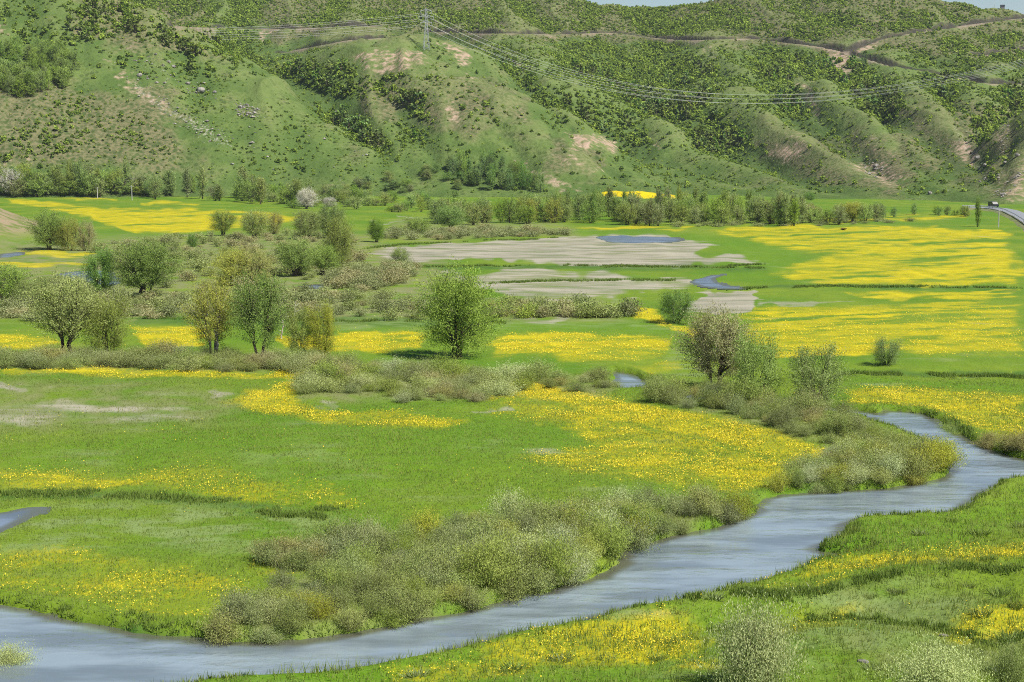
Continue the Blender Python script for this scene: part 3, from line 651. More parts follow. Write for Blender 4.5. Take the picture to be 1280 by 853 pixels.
# ------------------------------------------------------------------ plants: prototypes
def clump_plant(name, seed, H, W, base, kind='willow', stems=3, K=26, tw=10, nl=16, la=0.12, lb=0.045, up=0.6, spread=1.0, twig=0.22, trunk_r=0.16, trunk_mat='bark', leaf='willow', lean=0.0, droop=0.0, bare_twigs=0):
    """returns (trunk mesh, crown mesh): stems branch to leaf clumps that fill an uneven envelope"""
    rng = np.random.default_rng(seed)
    T = Mesher(); C = Mesher()
    # clump centres
    cs = []; tries = 0
    ph = rng.random(4) * 6.28
    while len(cs) < K and tries < 4000:
        tries += 1
        t = rng.random() ** (0.9 if kind != 'poplar' else 1.0)
        a = rng.random() * 2 * PI
        if kind == 'willow': prof = math.sin(PI * min(1, 0.12 + 0.86 * t)) ** 0.55
        elif kind == 'poplar': prof = 0.25 + 0.75 * math.sin(PI * (0.1 + 0.85 * t)) ** 0.8
        elif kind == 'vase': prof = 0.35 + 0.75 * t ** 0.8 if t < 0.8 else 0.95 - 1.6 * (t - 0.8)
        else: prof = math.sqrt(max(0.02, 1 - t * t)) * 0.95 + 0.05
        prof *= 1 + 0.22 * math.sin(2 * a + ph[0]) + 0.16 * math.sin(3 * a + ph[1] + 4 * t) + 0.12 * math.sin(5 * a + ph[2])
        r = W / 2 * prof * math.sqrt(rng.random()) * 0.98
        z = base + (H - base) * t * 0.93
        p = np.array([r * math.cos(a) + lean * z, r * math.sin(a), z])
        if all(np.linalg.norm((p - q) * np.array([1, 1, 0.9])) > 0.42 * (W * W * (H - base) / K) ** (1 / 3) for q in cs): cs.append(p)
    cs = np.array(cs)
    # stems
    sb = []
    for i in range(stems):
        a = 2 * PI * i / stems + rng.random() * 1.2; r = 0.04 * W * (stems > 1)
        b = np.array([r * math.cos(a), r * math.sin(a), -0.15])
        top = np.array([W * 0.20 * math.cos(a) * (stems > 1) + lean * H * 0.7, W * 0.20 * math.sin(a) * (stems > 1), H * (0.62 + 0.2 * rng.random())])
        s = np.linspace(0, 1, 7)[:, None]
        P = b + (top - b) * s + rng.normal(size=(7, 3)) * np.array([1, 1, 0.2]) * 0.018 * H * np.sin(s * PI)
        if kind == 'vase' or stems > 1: P[:, :2] += (top - b)[:2] * 0.35 * (s * s - s)
        R = trunk_r * (1 - 0.78 * s[:, 0]) * (0.8 + 0.4 * rng.random()); R[0] *= 1.35
        T.tube(P, R, 6, 0, rng.random()); sb.append((P, R))
    for c in cs:
        # nearest stem point below
        bd = None
        for P, R in sb:
            for j in range(1, 7):
                if P[j][2] < c[2] + 0.02 * H:
                    d = np.linalg.norm(P[j] - c) + 0.25 * abs(P[j][2] - (c[2] - 0.25 * (H - base)))
                    if bd is None or d < bd[0]: bd = (d, P[j], R[j])
        if bd is None: bd = (0, sb[0][0][1], sb[0][1][1])
        s = np.linspace(0, 1, 5)[:, None]; p0 = bd[1]
        P = p0 + (c - p0) * s + np.array([0, 0, -1.0]) * (0.10 * np.linalg.norm(c - p0)) * np.sin(s * PI) + rng.normal(size=(5, 3)) * 0.012 * H * np.sin(s * PI)
        T.tube(P, bd[2] * 0.55 * (1 - 0.85 * s[:, 0]) + 0.006, 4, 0, rng.random())
    # twigs and leaves
    cen = np.array([lean * H * 0.5, 0, base + 0.45 * (H - base)])
    n = len(cs) * tw
    O = np.repeat(cs, tw, 0)
    out = O - cen; out /= np.linalg.norm(out, axis=1, keepdims=True) + 1e-6
    D = out * 0.8 * spread + rng.normal(size=(n, 3)) * 0.62 + np.array([0, 0, up])
    D /= np.linalg.norm(D, axis=1, keepdims=True)
    L = twig * max(H, W) * (0.45 + 0.75 * rng.random(n)) * (1 if kind != 'poplar' else 0.55)
    st = O - D * L[:, None] * 0.25
    s = rng.random((n, nl)) ** 0.85
    Pp = st[:, None] + D[:, None] * (L[:, None] * s)[..., None]
    Pp[..., 2] -= droop * (L[:, None] * s) ** 2 / max(H, 1)
    Pp += rng.normal(size=Pp.shape) * (0.018 * max(H, W)) * (0.5 + s[..., None])
    Pp = Pp.reshape(-1, 3)
    U = np.repeat(D, nl, 0) * 0.7 + rng.normal(size=(n * nl, 3)) * 0.6
    ctint = np.repeat(np.repeat(rng.random(len(cs)), tw), nl)
    tint = np.clip(0.45 * ctint + 0.2 * np.repeat(rng.random(n), nl) + 0.45 * rng.random(n * nl) - 0.05, 0, 1)
    k = Pp[:, 2] > 0.02
    sz = 0.65 + 0.7 * rng.random(n * nl)
    U[:, 2] *= 0.6
    dirs = Pp - cen * np.array([1, 1, 0.8]); dirs /= np.linalg.norm(dirs, axis=1, keepdims=True) + 1e-6
    NN = dirs * 0.55 + np.array([0, 0, 0.75]) + rng.normal(size=U.shape) * 0.42
    C.leaves(Pp[k], U[k], (la * sz)[k], (lb * sz)[k], rng, 0, tint[k], NN[k])
    if bare_twigs:
        for i in rng.integers(0, n, bare_twigs):
            T.tube(np.stack([st[i], st[i] + D[i] * L[i] * 1.15]), [0.012 * H / 3, 0.004], 3, 0, rng.random())
    return T.mesh(name + '_trunk', [M[trunk_mat]]), C.mesh(name + '_crown', [M[leaf]])
def spray_tree(name, seed, H, W, base, stems=3, sprays=110, n=15000, la=0.085, lb=0.03, trunk_r=0.18, trunk_mat='darkbark', leaf='willow', top=0.62, bare=0):
    """willow: leaning stems, many curved sprays that fill a lobed ovoid crown, small leaves along their outer part"""
    rng = np.random.default_rng(seed); T = Mesher(); C = Mesher(); ph = rng.random(6) * 6.28
    sb = []
    for i in range(stems):
        a = 2 * PI * i / stems + rng.random() * 1.3; r = 0.05 * W * (stems > 1)
        b = np.array([r * math.cos(a), r * math.sin(a), -0.15]); e = np.array([W * 0.24 * math.cos(a) * (0.4 if stems == 1 else 1), W * 0.24 * math.sin(a) * (0.4 if stems == 1 else 1), H * (top + 0.18 * rng.random())])
        s = np.linspace(0, 1, 8)[:, None]
        P = b + (e - b) * s + rng.normal(size=(8, 3)) * np.array([1, 1, 0.15]) * 0.016 * H * np.sin(s * PI); P[:, :2] += (e - b)[:2] * 0.4 * (s * s - s)
        R = trunk_r * (1 - 0.8 * s[:, 0]) * (0.8 + 0.4 * rng.random()); R[0] *= 1.4
        T.tube(P, R, 6, 0, rng.random()); sb.append(P)
    u = (np.arange(sprays) + rng.random(sprays)) / sprays; a = rng.random(sprays) * 2 * PI
    zf = u ** 0.85
    prof = np.where(zf < 0.45, 0.62 + 0.38 * np.sin(PI * zf / 0.9), np.sqrt(np.clip(1 - ((zf - 0.45) / 0.60) ** 2, 0.02, 1)))
    lob = 1 + 0.22 * np.sin(2 * a + ph[0] + 3 * zf) + 0.20 * np.sin(3 * a + ph[1] - 4 * zf) + 0.12 * np.sin(5 * a + ph[2] + 7 * zf)
    inn = 0.62 + 0.40 * np.sqrt(rng.random(sprays))
    E = np.stack([W / 2 * prof * lob * inn * np.cos(a), W / 2 * prof * lob * inn * np.sin(a), base + (H - base) * (zf * 0.97 + 0.05 * rng.normal(size=sprays))], 1)
    A0 = np.zeros((sprays, 3))
    for j in range(sprays):
        P = min(sb, key=lambda Q: np.hypot(*(Q[-1][:2] - E[j][:2])) + 0.3 * rng.random() * W)
        zt = np.clip(E[j][2] * (0.45 + 0.25 * rng.random()), P[1][2], P[-1][2]); f = np.interp(zt, P[:, 2], np.arange(8)); k = int(min(f, 6)); A0[j] = P[k] + (P[k + 1] - P[k]) * (f - k)
        m = (A0[j] + E[j]) / 2 + np.array([0, 0, 0.06 * H])
        T.tube(np.stack([A0[j], m, E[j]]), [trunk_r * 0.26, trunk_r * 0.14, 0.006], 4 if j % 3 == 0 else 3, 0, rng.random())
    mid = (A0 + E) / 2 + np.array([0, 0, 0.06 * H])
    per = n // sprays; i = np.repeat(np.arange(sprays), per); N = len(i); s = 0.30 + 0.74 * rng.random(N) ** 0.7
    B0 = A0[i] * ((1 - s) ** 2)[:, None] + 2 * mid[i] * (s * (1 - s))[:, None] + E[i] * (s ** 2)[:, None]
    g = rng.integers(0, 8, N); so = rng.normal(size=(sprays, 8, 3)) * np.array([0.075 * W, 0.075 * W, 0.055 * H])
    P = B0 + so[i, g] * (0.4 + 0.6 * s)[:, None] + rng.normal(size=(N, 3)) * 0.024 * W
    U = (E - A0)[i] / W + rng.normal(size=(N, 3)) * 0.45 + np.array([0, 0, 0.25])
    cen = np.array([0, 0, base + 0.40 * (H - base)]); D = P - cen; D /= np.linalg.norm(D, axis=1, keepdims=True) + 1e-6
    NN = D * 0.65 + np.array([0, 0, 0.6]) + rng.normal(size=(N, 3)) * 0.48
    tn = np.clip(0.40 * rng.random((sprays, 8))[i, g] + 0.2 * rng.random(sprays)[i] + 0.35 * rng.random(N) + 0.05, 0, 1); sz = 0.65 + 0.7 * rng.random(N)
    k = P[:, 2] > 0.05
    C.leaves(P[k], U[k], (la * sz)[k], (lb * sz)[k], rng, 0, tn[k], NN[k])
    return T.mesh(name + '_trunk', [M[trunk_mat]]), C.mesh(name + '_crown', [M[leaf]])
def low_bush(name, seed, leaf, n=9500, la=0.06, lb=0.0155, H=2.4, W=2.8, stems=26, flat_=0.0):
    """dense many-stemmed willow shrub, one mesh: stems (slot 0) and leaf sprays (slot 1)"""
    rng = np.random.default_rng(seed); B = Mesher()
    ph = rng.random(3) * 6.28
    a = rng.random(stems) * 2 * PI; tilt = rng.random(stems) ** 0.7
    lob = 1 + 0.25 * np.sin(2 * a + ph[0]) + 0.2 * np.sin(3 * a + ph[1])
    ex = np.stack([np.cos(a) * tilt * W / 2 * lob, np.sin(a) * tilt * W / 2 * lob, H * (1 - 0.55 * tilt ** 2) * (0.75 + 0.4 * rng.random(stems))], 1)
    b0 = ex * np.array([0.25, 0.25, 0]) + np.array([0, 0, -0.1])
    for i in range(stems):
        m = (b0[i] + ex[i]) / 2 + np.array([0, 0, 0.12 * H])
        B.tube(np.stack([b0[i], m, ex[i]]), [0.022, 0.014, 0.005], 3, 0, rng.random())
    per = n // stems
    i = np.repeat(np.arange(stems), per); N = len(i)
    s = rng.random(N) ** 0.6
    base = b0[i] * ((1 - s) ** 2)[:, None] + 2 * ((b0[i] + ex[i]) / 2 + np.array([0, 0, 0.12 * H])) * (s * (1 - s))[:, None] + ex[i] * (s ** 2)[:, None]
    g = rng.integers(0, 9, N); soff = rng.normal(size=(stems, 9, 3)) * np.array([0.17 * W, 0.17 * W, 0.13 * H])
    P = base + soff[i, g] * (0.35 + 0.65 * s)[:, None] + rng.normal(size=(N, 3)) * 0.055 * W
    U = rng.normal(size=(N, 3)) * 0.6 + np.array([0, 0, 0.8]) + (ex[i] - b0[i]) * 0.25
    tn = np.clip(0.4 * rng.random((stems, 9))[i, g] + 0.3 * rng.random(N) + 0.35 * s - 0.1, 0, 1)
    k = P[:, 2] > 0.0
    sz = 0.65 + 0.7 * rng.random(N)
    dirs = P - np.array([0, 0, 0.3 * H]); dirs /= np.linalg.norm(dirs, axis=1, keepdims=True) + 1e-6
    NN = dirs * 0.55 + np.array([0, 0, 0.65]) + rng.normal(size=U.shape) * 0.6
    B.leaves(P[k], U[k], (la * sz)[k], (lb * sz)[k], rng, 1, tn[k], NN[k])
    return B.mesh(name, [M['bark'], M[leaf]])
def near_bush(px, py, hpx, wpx, leaf, label, seed, n=30000):
    B = low_bush('near', seed, leaf, n=n, la=0.055, lb=0.015, H=2.9, W=3.3, stems=70)
    x, y, z = ground_at(px, py); s = pxm(y); w = wpx / s / 3.9; h = hpx / s / 3.1
    e = tag(link('willow_bush', None, None, (x, y, z - 0.03), seed * 1.0, (w, w, h)), label, 'bush')
    mi = np.empty(len(B.polygons), np.int32); B.polygons.foreach_get('material_index', mi)
    for k, nm in ((0, 'stems'), (1, 'foliage')):
        me = B.copy(); me.name = nm; bm = bmesh.new(); bm.from_mesh(me)
        bmesh.ops.delete(bm, geom=[f for f in bm.faces if f.material_index != k], context='FACES'); bm.to_mesh(me); bm.free(); link(nm, me, e)
    bpy.data.meshes.remove(B)
def vis_leaf(o, m, slot=0):
    if m is None: return
    o.material_slots[slot].link = 'OBJECT'; o.material_slots[slot].material = M[m]
# prototypes (unit: metres, heights below)
PT = {}
def proto(key, *a, **k): PT.setdefault(key, []).append((clump_plant(key, *a, **k), a[1], a[2]))
for s in range(5): PT.setdefault('broad', []).append((spray_tree('broad', 100 + s, 8.0, 6.6, (1.3, 1.9, 1.2, 1.6, 1.8)[s], stems=3 + s % 3, sprays=130, n=30000), 8.1, 6.8))
for s in range(4): PT.setdefault('open', []).append((spray_tree('open', 200 + s, 8.5, 5.4, (2.6, 2.5, 2.2, 2.4)[s], stems=2 + s % 2, sprays=88, n=17500, trunk_mat=('darkbark', 'palebark', 'darkbark', 'bark')[s]), 8.6, 5.6))
for s in range(4): PT.setdefault('round', []).append((spray_tree('round', 300 + s, 5.4, 5.6, 0.15, stems=6, sprays=110, n=19000, la=0.075, lb=0.026, trunk_r=0.09, top=0.42), 5.5, 5.9))
for s in range(3): PT.setdefault('poplar', []).append((spray_tree('poplar', 400 + s, 12.0, 3.6, 0.8, stems=1, sprays=70, n=5200, la=0.16, lb=0.075, leaf='green', top=0.8), 12.1, 3.8))
for s in range(5): PT.setdefault('fartree', []).append((spray_tree('fartree', 500 + s, 8.0, 6.2, 0.5, stems=2 + s % 2, sprays=60, n=5200, la=0.15, lb=0.055, leaf='green'), 8.1, 6.4))
for s in range(4): proto('hilltree', 600 + s, 4.4, 4.0, 0.2, kind='dome', stems=1, K=9, tw=5, nl=7, la=0.42, lb=0.28, up=0.4, twig=0.22, trunk_r=0.12, leaf='hillshrub')
BUSH = {'willow': [low_bush('willow_bush', 800 + s, 'willow') for s in range(5)], 'grey': [low_bush('grey_bush', 820 + s, 'grey', n=8500) for s in range(4)],
        'far': [low_bush('far_bush', 840 + s, 'grey', n=1800, la=0.14, lb=0.045) for s in range(4)]}
TRR = np.random.default_rng(5)
def ground_at(px, py):
    x, y = flat(px, py)
    if y > 610 or y < 0:
        dx, dy, dz = [float(q) for q in ray(px, py)]
        Y = 600.0
        while Y < 1450:
            t = Y / dy; x = dx * t; z = CAMZ + dz * t
            h = max(0.0, float(Hh(np.array([x]), np.array([Y]))[0]))
            if z <= h: return x, Y, h
            Y += 1.5
    for _ in range(4):
        z = float(max(G(np.array([x]), np.array([y]), False)[0], Hh(np.array([x]), np.array([y]))[0])); x, y = flat(px, py, z)
    return float(x), float(y), float(z)
def pxm(y): return F / y            # photo pixels per metre at distance y (near enough)
def plant(key, px, py, hpx, wpx, label, leaf=None, name='willow_tree', cat='tree', group=None, var=None, parts=('trunk', 'crown'), loc=None, trunk=None):
    i = TRR.integers(len(PT[key])) if var is None else var
    (tm, cm), H, W = PT[key][i]
    x, y, z = loc if loc is not None else ground_at(px, py)
    s = pxm(y)
    hz, wz = hpx / s / H, wpx / s / W
    e = link(name, None, None, (x, y, z - 0.03), float(TRR.random() * 6.28), (wz, wz, hz)); e.empty_display_size = 0.5
    tag(e, label, cat, group)
    t = link(parts[0], tm, e); c = link(parts[1], cm, e)
    vis_leaf(c, leaf); vis_leaf(t, trunk)
    return e
# ------------------------------------------------------------------ the single trees one can tell apart
TREES = [
    # key, px, py, h, w, leaf, var, label
    ('open', 84, 448, 98, 84, 'willow', 0, 'tall olive willow with two slim leaning trunks, biggest tree near the left edge'),
    ('round', 137, 446, 78, 52, 'willow', 1, 'rounded olive willow standing just right of the twin trunk willow'),
    ('open', 268, 448, 94, 56, 'yellow', 1, 'slender yellowish willow with pale forked trunk beside a darker twin'),
    ('open', 324, 451, 104, 66, 'green', 2, 'tall green willow with dark bare lower trunk, right of the yellowish one'),
    ('round', 374, 446, 60, 36, 'willow', 2, 'low dark olive willow, left half of a touching pair of bushy trees'),
    ('round', 403, 447, 64, 40, 'yellow', 3, 'yellow olive bushy willow, right half of a touching pair'),
    ('broad', 572, 448, 106, 92, 'green', 0, 'largest willow standing alone in the middle of the meadow, several dark stems'),
    ('broad', 895, 486, 96, 84, 'tan', 3, 'tall brownish olive willow at the head of the riverside thicket'),
    ('round', 946, 505, 84, 70, 'fresh', 0, 'light green rounded willow between a brownish and a bright willow'),
    ('round', 1020, 508, 76, 72, 'fresh', 2, 'bright green upright willow, rightmost of three by the river bend'),
    ('broad', 182, 370, 64, 76, 'green', 3, 'wide round crowned willow with many dark stems by a hidden pool'),
    ('broad', 126, 369, 56, 38, 'dark', 2, 'dark green narrow tree left of the wide round crowned willow'),
    ('broad', 370, 346, 44, 46, 'green', 4, 'rounded green tree with short dark trunk, left of a smaller round one'),
    ('broad', 404, 344, 36, 34, 'green', 1, 'small round green tree beside the tall light green willow'),
    ('broad', 425, 334, 60, 38, 'willow', 2, 'tall light green willow rising behind two round green trees'),
    ('round', 290, 357, 44, 48, 'yellow', 0, 'golden olive bushy willow spreading left of a yellowish neighbour'),
    ('round', 318, 357, 46, 42, 'yellow', 2, 'golden green bushy willow with pale twigs, right of its neighbour'),
    ('broad', 62, 313, 46, 46, 'green', 0, 'dense dark green tree, left one of a clump beside the grassy mound'),
    ('round', 88, 314, 40, 30, 'yellow', 1, 'yellow green tree in the middle of the clump beside the grassy mound'),
    ('round', 108, 314, 36, 24, 'tan', 3, 'small brownish tree, right one of the clump beside the grassy mound'),
    ('broad', 279, 295, 30, 28, 'willow', 1, 'dark olive tree in front of the yellow field, left of a greyish round one'),
    ('broad', 318, 299, 34, 36, 'willow', 3, 'greyish green round tree in front of the yellow field'),
    ('round', 343, 293, 26, 22, 'tan', 0, 'small golden brown tree right of the greyish round one'),
    ('broad', 384, 299, 34, 36, 'willow', 4, 'grey green tree in a loose row behind the tall light green willow'),
    ('broad', 414, 298, 40, 36, 'green', 0, 'dark green tree at the right end of a loose row'),
    ('broad', 471, 303, 28, 22, 'green', 2, 'small dark green tree standing alone left of the grey mud flat'),
    ('round', 519, 293, 22, 32, 'green', 1, 'low round green tree in front of the far treeline'),
    ('broad', 562, 287, 28, 38, 'dark', 3, 'wide dark green tree in front of the far treeline'),
    ('open', 8, 384, 52, 60, 'fresh', 3, 'pale green willow cut by the left edge of the meadow view'),
    ('round', 42, 386, 36, 46, 'willow', 2, 'low wide olive willow near the left edge, in front of a pool'),
    ('broad', 193, 247, 22, 24, 'dark', 1, 'small dark tree casting a shadow at the top of the yellow field'),
    ('broad', 383, 261, 24, 22, 'blossom', 2, 'larger white blossoming tree at the foot of the hill'),
    ('round', 412, 259, 12, 18, 'blossom', 1, 'small white blossoming bush at the foot of the hill'),
    ('round', 14, 242, 28, 34, 'blossom', 0, 'white blossoming tree at the far left foot of the hill'),
    ('open', 165, 241, 18, 20, 'blossom', 1, 'pale blossoming tree beside the grey utility pole'),
    ('round', 1012, 251, 10, 14, 'dark', 2, 'dark round tree alone on the green footslope behind the treeline'),
    ('round', 1010, 277, 22, 22, 'tan', 0, 'golden brown tree in the far treeline, left of another golden one'),
    ('broad', 1066, 278, 24, 28, 'yellow', 3, 'golden olive tree with dark trunk near the end of the far treeline'),
    ('broad', 1097, 276, 20, 22, 'dark', 0, 'dark round tree at the right end of the far treeline'),
    ('poplar', 1222, 284, 34, 8, 'green', 0, 'slender sapling standing before the road at the far right'),
]
for key, px, py, h, w, lf, v, lab in TREES:
    h *= 1.07; w *= 1.07
    nm = 'blossoming_tree' if lf == 'blossom' else 'sapling' if 'sapling' in lab else 'willow_tree' if 'willow' in lab else 'meadow_tree'
    plant(key, px, py, h, w, lab, lf, nm, 'tree', None, v)
plant('round', 846, 404, 44, 52, 'dark green bush with upright branches on yellow flowers beside the mud', 'dark', 'meadow_bush', 'bush', None, 1, ('stems', 'foliage'))
plant('round', 1108, 457, 36, 42, 'lone grey green bush on the open right meadow above the ditch', 'green', 'meadow_bush', 'bush', None, 3, ('stems', 'foliage'))
plant('round', 501, 333, 24, 28, 'grey green bush at the left end of the mud flat', 'willow', 'meadow_bush', 'bush', None, 0, ('stems', 'foliage'))
plant('round', 240, 310, 18, 14, 'narrow dark bush in the dry scrub below the yellow field', 'dark', 'meadow_bush', 'bush', None, 2, ('stems', 'foliage'))
near_bush(941, 866, 112, 126, 'pale', 'large pale green willow bush nearest the viewer at the bottom edge', 941)
near_bush(1168, 880, 76, 126, 'pale', 'sprawling willow bush cut by the bottom edge, right of the large pale one', 915)
near_bush(14, 852, 46, 70, 'pale', 'low olive willow bush at the water in the bottom left corner', 910)
near_bush(1262, 872, 70, 60, 'grey', 'dark brownish low bush at the bottom right corner', 912)
# bare snags
def snag(px, py, hpx, label, seed):
    x, y, z = ground_at(px, py); h = hpx / pxm(y); rng = np.random.default_rng(seed)
    e = tag(link('dead_tree', None, None, (x, y, z - 0.1)), label, 'dead tree')
    T = Mesher(); s = np.linspace(0, 1, 6)[:, None]
    P = np.array([0, 0, 0]) + np.array([0.12 * h, 0, h]) * s + rng.normal(size=(6, 3)) * 0.03 * h * np.sin(s * PI)
    T.tube(P, 0.10 * (1 - 0.75 * s[:, 0]), 6); link('trunk', T.mesh('trunk', [M['palebark']]), e)
    B = Mesher()
    for i in range(9):
        p = P[1 + i % 5]; d = rng.normal(size=3) * np.array([1, 1, 0.3]) + np.array([0, 0, 0.7]); d *= h * 0.35 / np.linalg.norm(d)
        B.tube(np.stack([p, p + d * 0.5 + rng.normal(size=3) * 0.04 * h, p + d]), [0.045, 0.03, 0.01], 4)
    link('branches', B.mesh('branches', [M['palebark']]), e)
snag(366, 412, 38, 'bare whitish dead tree standing in scrub right of the green willow', 1)
snag(352, 424, 26, 'thin pale leaning snag low between two willows', 2)
# ------------------------------------------------------------------ far treelines
def row(n, pts, hr, wr, keys, leaves, label, group, seed, jit=4, name='treeline_tree'):
    r = np.random.default_rng(seed); P = np.array(pts, float)
    t = np.sort(r.random(n)) if n > 3 else np.linspace(0, 1, n)
    for q in t:
        s = q * (len(P) - 1); i = min(int(s), len(P) - 2); px, py = P[i] + (P[i + 1] - P[i]) * (s - i)
        py = py + r.normal() * jit * 0.5; px = px + r.normal() * 3
        key = keys[r.integers(len(keys))]; h = r.uniform(*hr) * (1.2 if key == 'poplar' else 1); w = r.uniform(*wr) * (0.55 if key == 'poplar' else 1)
        lf = leaves[r.integers(len(leaves))]
        plant(key, px, py, h, w, label, lf, name, 'tree', group)
FT = ('fartree', 'fartree', 'fartree', 'poplar')
GG = ('willow', 'green', 'willow', 'grey', 'fresh', 'green')
row(34, [(545, 278), (640, 277), (700, 276)], (20, 34), (18, 30), ('fartree',), GG + ('yellow',), 'mixed olive tree in the far treeline between the mud flat and the hill', 'far treeline left of the poplars', 31)
row(62, [(690, 277), (800, 278), (900, 280), (1000, 279)], (22, 36), (20, 28), FT, GG, 'tall grey green tree in the dense middle of the far treeline', 'dense far treeline', 32)
row(30, [(700, 272), (860, 270), (1000, 270)], (22, 34), (16, 26), FT, GG, 'tree in the back rank of the dense far treeline', 'back rank of the far treeline', 36)
row(12, [(990, 279), (1050, 277), (1110, 274)], (14, 26), (16, 26), ('fartree',), GG + ('yellow',), 'green tree at the thinning right end of the far treeline', 'right end of the far treeline', 33)
row(10, [(1115, 271), (1170, 270), (1215, 270)], (6, 16), (9, 14), ('fartree',), ('green', 'willow', 'dark'), 'small tree at the edge of the yellow field before the road', 'small trees before the road', 34, 3)
row(80, [(-20, 243), (60, 243), (130, 242), (200, 244), (300, 250), (400, 256)], (16, 34), (20, 34), FT, GG + ('grey',), 'tree in the row along the foot of the left hill', 'treeline under the left hill', 35)
row(5, [(80, 244), (96, 243), (108, 243)], (30, 38), (14, 18), ('poplar',), ('green', 'fresh'), 'tall thin poplar rising above the row under the left hill', 'poplars under the left hill', 37, 1, 'poplar_tree')
row(46, [(300, 246), (400, 250), (470, 258), (560, 268)], (9, 20), (12, 24), ('fartree',), GG, 'small tree or shrub in the gap between the left hill and the far treeline', 'trees at the valley mouth', 38, 9)
row(10, [(640, 262), (760, 262)], (10, 18), (14, 24), ('fartree',), ('grey', 'willow'), 'low grey tree half hidden behind the far treeline', 'low trees behind the far treeline', 39)
# groves on the slopes
def grove(n, poly, hr, wr, keys, leaves, label, group, seed, name='grove_tree'):
    r = np.random.default_rng(seed); P = np.array(poly, float); c = []
    while len(c) < n:
        q = r.uniform(P.min(0), P.max(0), (60, 2)); k = sdf(P, q[:, 0], q[:, 1], 50.0) > 0; c += list(q[k])
    W = hit_hills(*np.array(c[:n]).T)
    for p in W:
        if np.isnan(p[0]): continue
        plant(keys[r.integers(len(keys))], 0, 0, r.uniform(*hr), r.uniform(*wr), label, leaves[r.integers(len(leaves))], name, 'tree', group, None, ('trunk', 'crown'), p)
grove(75, [(-15, 70), (20, 62), (60, 68), (92, 80), (97, 98), (80, 112), (40, 122), (-15, 124)], (16, 26), (12, 18), ('fartree', 'poplar'), ('fresh', 'green', 'fresh'), 'bright green tree in the dense grove on the left hill', 'grove on the left hill', 41)
grove(38, [(560, 214), (600, 212), (640, 220), (680, 236), (675, 244), (620, 240), (570, 232)], (18, 28), (9, 15), ('poplar', 'fartree'), ('dark', 'dark', 'green'), 'dark upright tree in the grove at the foot of the pylon hill', 'dark grove under the pylon hill', 42)
grove(26, [(440, 225), (560, 215), (600, 245), (560, 258), (450, 250)], (8, 14), (10, 18), ('fartree',), ('dark', 'green', 'grey'), 'scattered small tree on the green slope left of the dark grove', 'small trees left of the dark grove', 43)
# ------------------------------------------------------------------ riverside thickets, each bush its own object
MASS = []
def thicket(n, poly, hr, wr, kinds, leaves, label, group, seed, name='willow_bush', z0=-0.08):
    r = np.random.default_rng(seed); W = pxpoly(poly, 3); got = []; tries = 0
    area = 0.5 * abs(np.dot(W[:, 0], np.roll(W[:, 1], 1)) - np.dot(W[:, 1], np.roll(W[:, 0], 1))); dmin = 0.62 * math.sqrt(area / n)
    while len(got) < n and tries < 400:
        tries += 1
        q = r.uniform(W.min(0), W.max(0), (200, 2)); q = q[sdf(W, q[:, 0], q[:, 1], 30.0) > 0]
        for p in q:
            if len(got) >= n: break
            if all((p[0] - g[0]) ** 2 + (p[1] - g[1]) ** 2 > dmin * dmin for g in got): got.append(p)
        if tries % 40 == 0: dmin *= 0.85
    got = np.array(got); zz = G(got[:, 0], got[:, 1], False); sd = river_sd(got[:, 0], got[:, 1])
    for (x, y), z, s in zip(got, zz, sd):
        if s > 0.25: continue
        kd = kinds[r.integers(len(kinds))]; me = BUSH[kd][r.integers(len(BUSH[kd]))]
        big = 0.8 + 0.25 * vnoise(np.array([x / 5]), np.array([y / 7]), 77)[0] + r.normal() * 0.12
        h = r.uniform(*hr) * big / 2.4; w = r.uniform(*wr) * big / 2.8
        lf = leaves[r.integers(len(leaves))]
        if name is None: MASS.append((x, y, z + z0, r.random() * 6.28, w, h, lf)); continue
        o = link(name, me, None, (x, y, z + z0), float(r.random() * 6.28), (w, w, h)); tag(o, label, 'bush', group)
        vis_leaf(o, lf, 1)
WL = ('willow', 'grey', 'willow', 'grey', 'willow', 'grey', 'yellow', 'pale')
thicket(182, [(268, 794), (330, 797), (430, 787), (560, 760), (680, 734), (764, 706), (772, 690), (828, 668), (930, 644), (900, 640), (820, 640), (720, 650), (600, 665), (480, 682), (420, 700), (400, 735), (340, 745), (285, 778)], (1.25, 2.15), (1.9, 2.9), ('willow', 'willow', 'grey'), WL,
        'grey green willow bush in the long thicket on the inner bank of the near river', 'near riverbank thicket', 51)
thicket(16, [(325, 700), (370, 700), (420, 690), (440, 700), (400, 715), (350, 712)], (1.3, 1.9), (2.0, 2.8), ('grey', 'willow'), ('grey', 'tan', 'grey'), 'dry brownish bush at the meadow end of the long riverbank thicket', 'brownish bushes at the thicket end', 59)
thicket(60, [(972, 612), (1090, 608), (1150, 598), (1180, 586), (1176, 579), (1140, 574), (1080, 570), (1035, 577), (1010, 592)], (1.3, 2.1), (2.1, 3.0), ('willow', 'willow', 'grey'), ('willow', 'willow', 'grey', 'yellow', 'pale'), 'olive willow bush massed inside the river bend on the right', 'river bend thicket', 52)
thicket(20, [(1078, 541), (1125, 548), (1160, 564), (1172, 577), (1140, 573), (1080, 567)], (0.8, 1.25), (1.8, 2.6), ('willow', 'grey'), ('grey', 'willow', 'grey'), 'low bush at the back of the river bend thicket, before the upper water', 'low bushes behind the bend thicket', 66)
thicket(58, [(815, 492), (870, 486), (960, 505), (1060, 532), (1085, 538), (1070, 553), (1030, 556), (980, 538), (900, 516), (830, 508)], (1.3, 2.2), (2.2, 3.2), ('grey', 'willow'), ('grey', 'willow', 'grey', 'tan'), 'greyish low bush around the three willows by the river', 'scrub around the three willows', 53, 'scrub_bush')
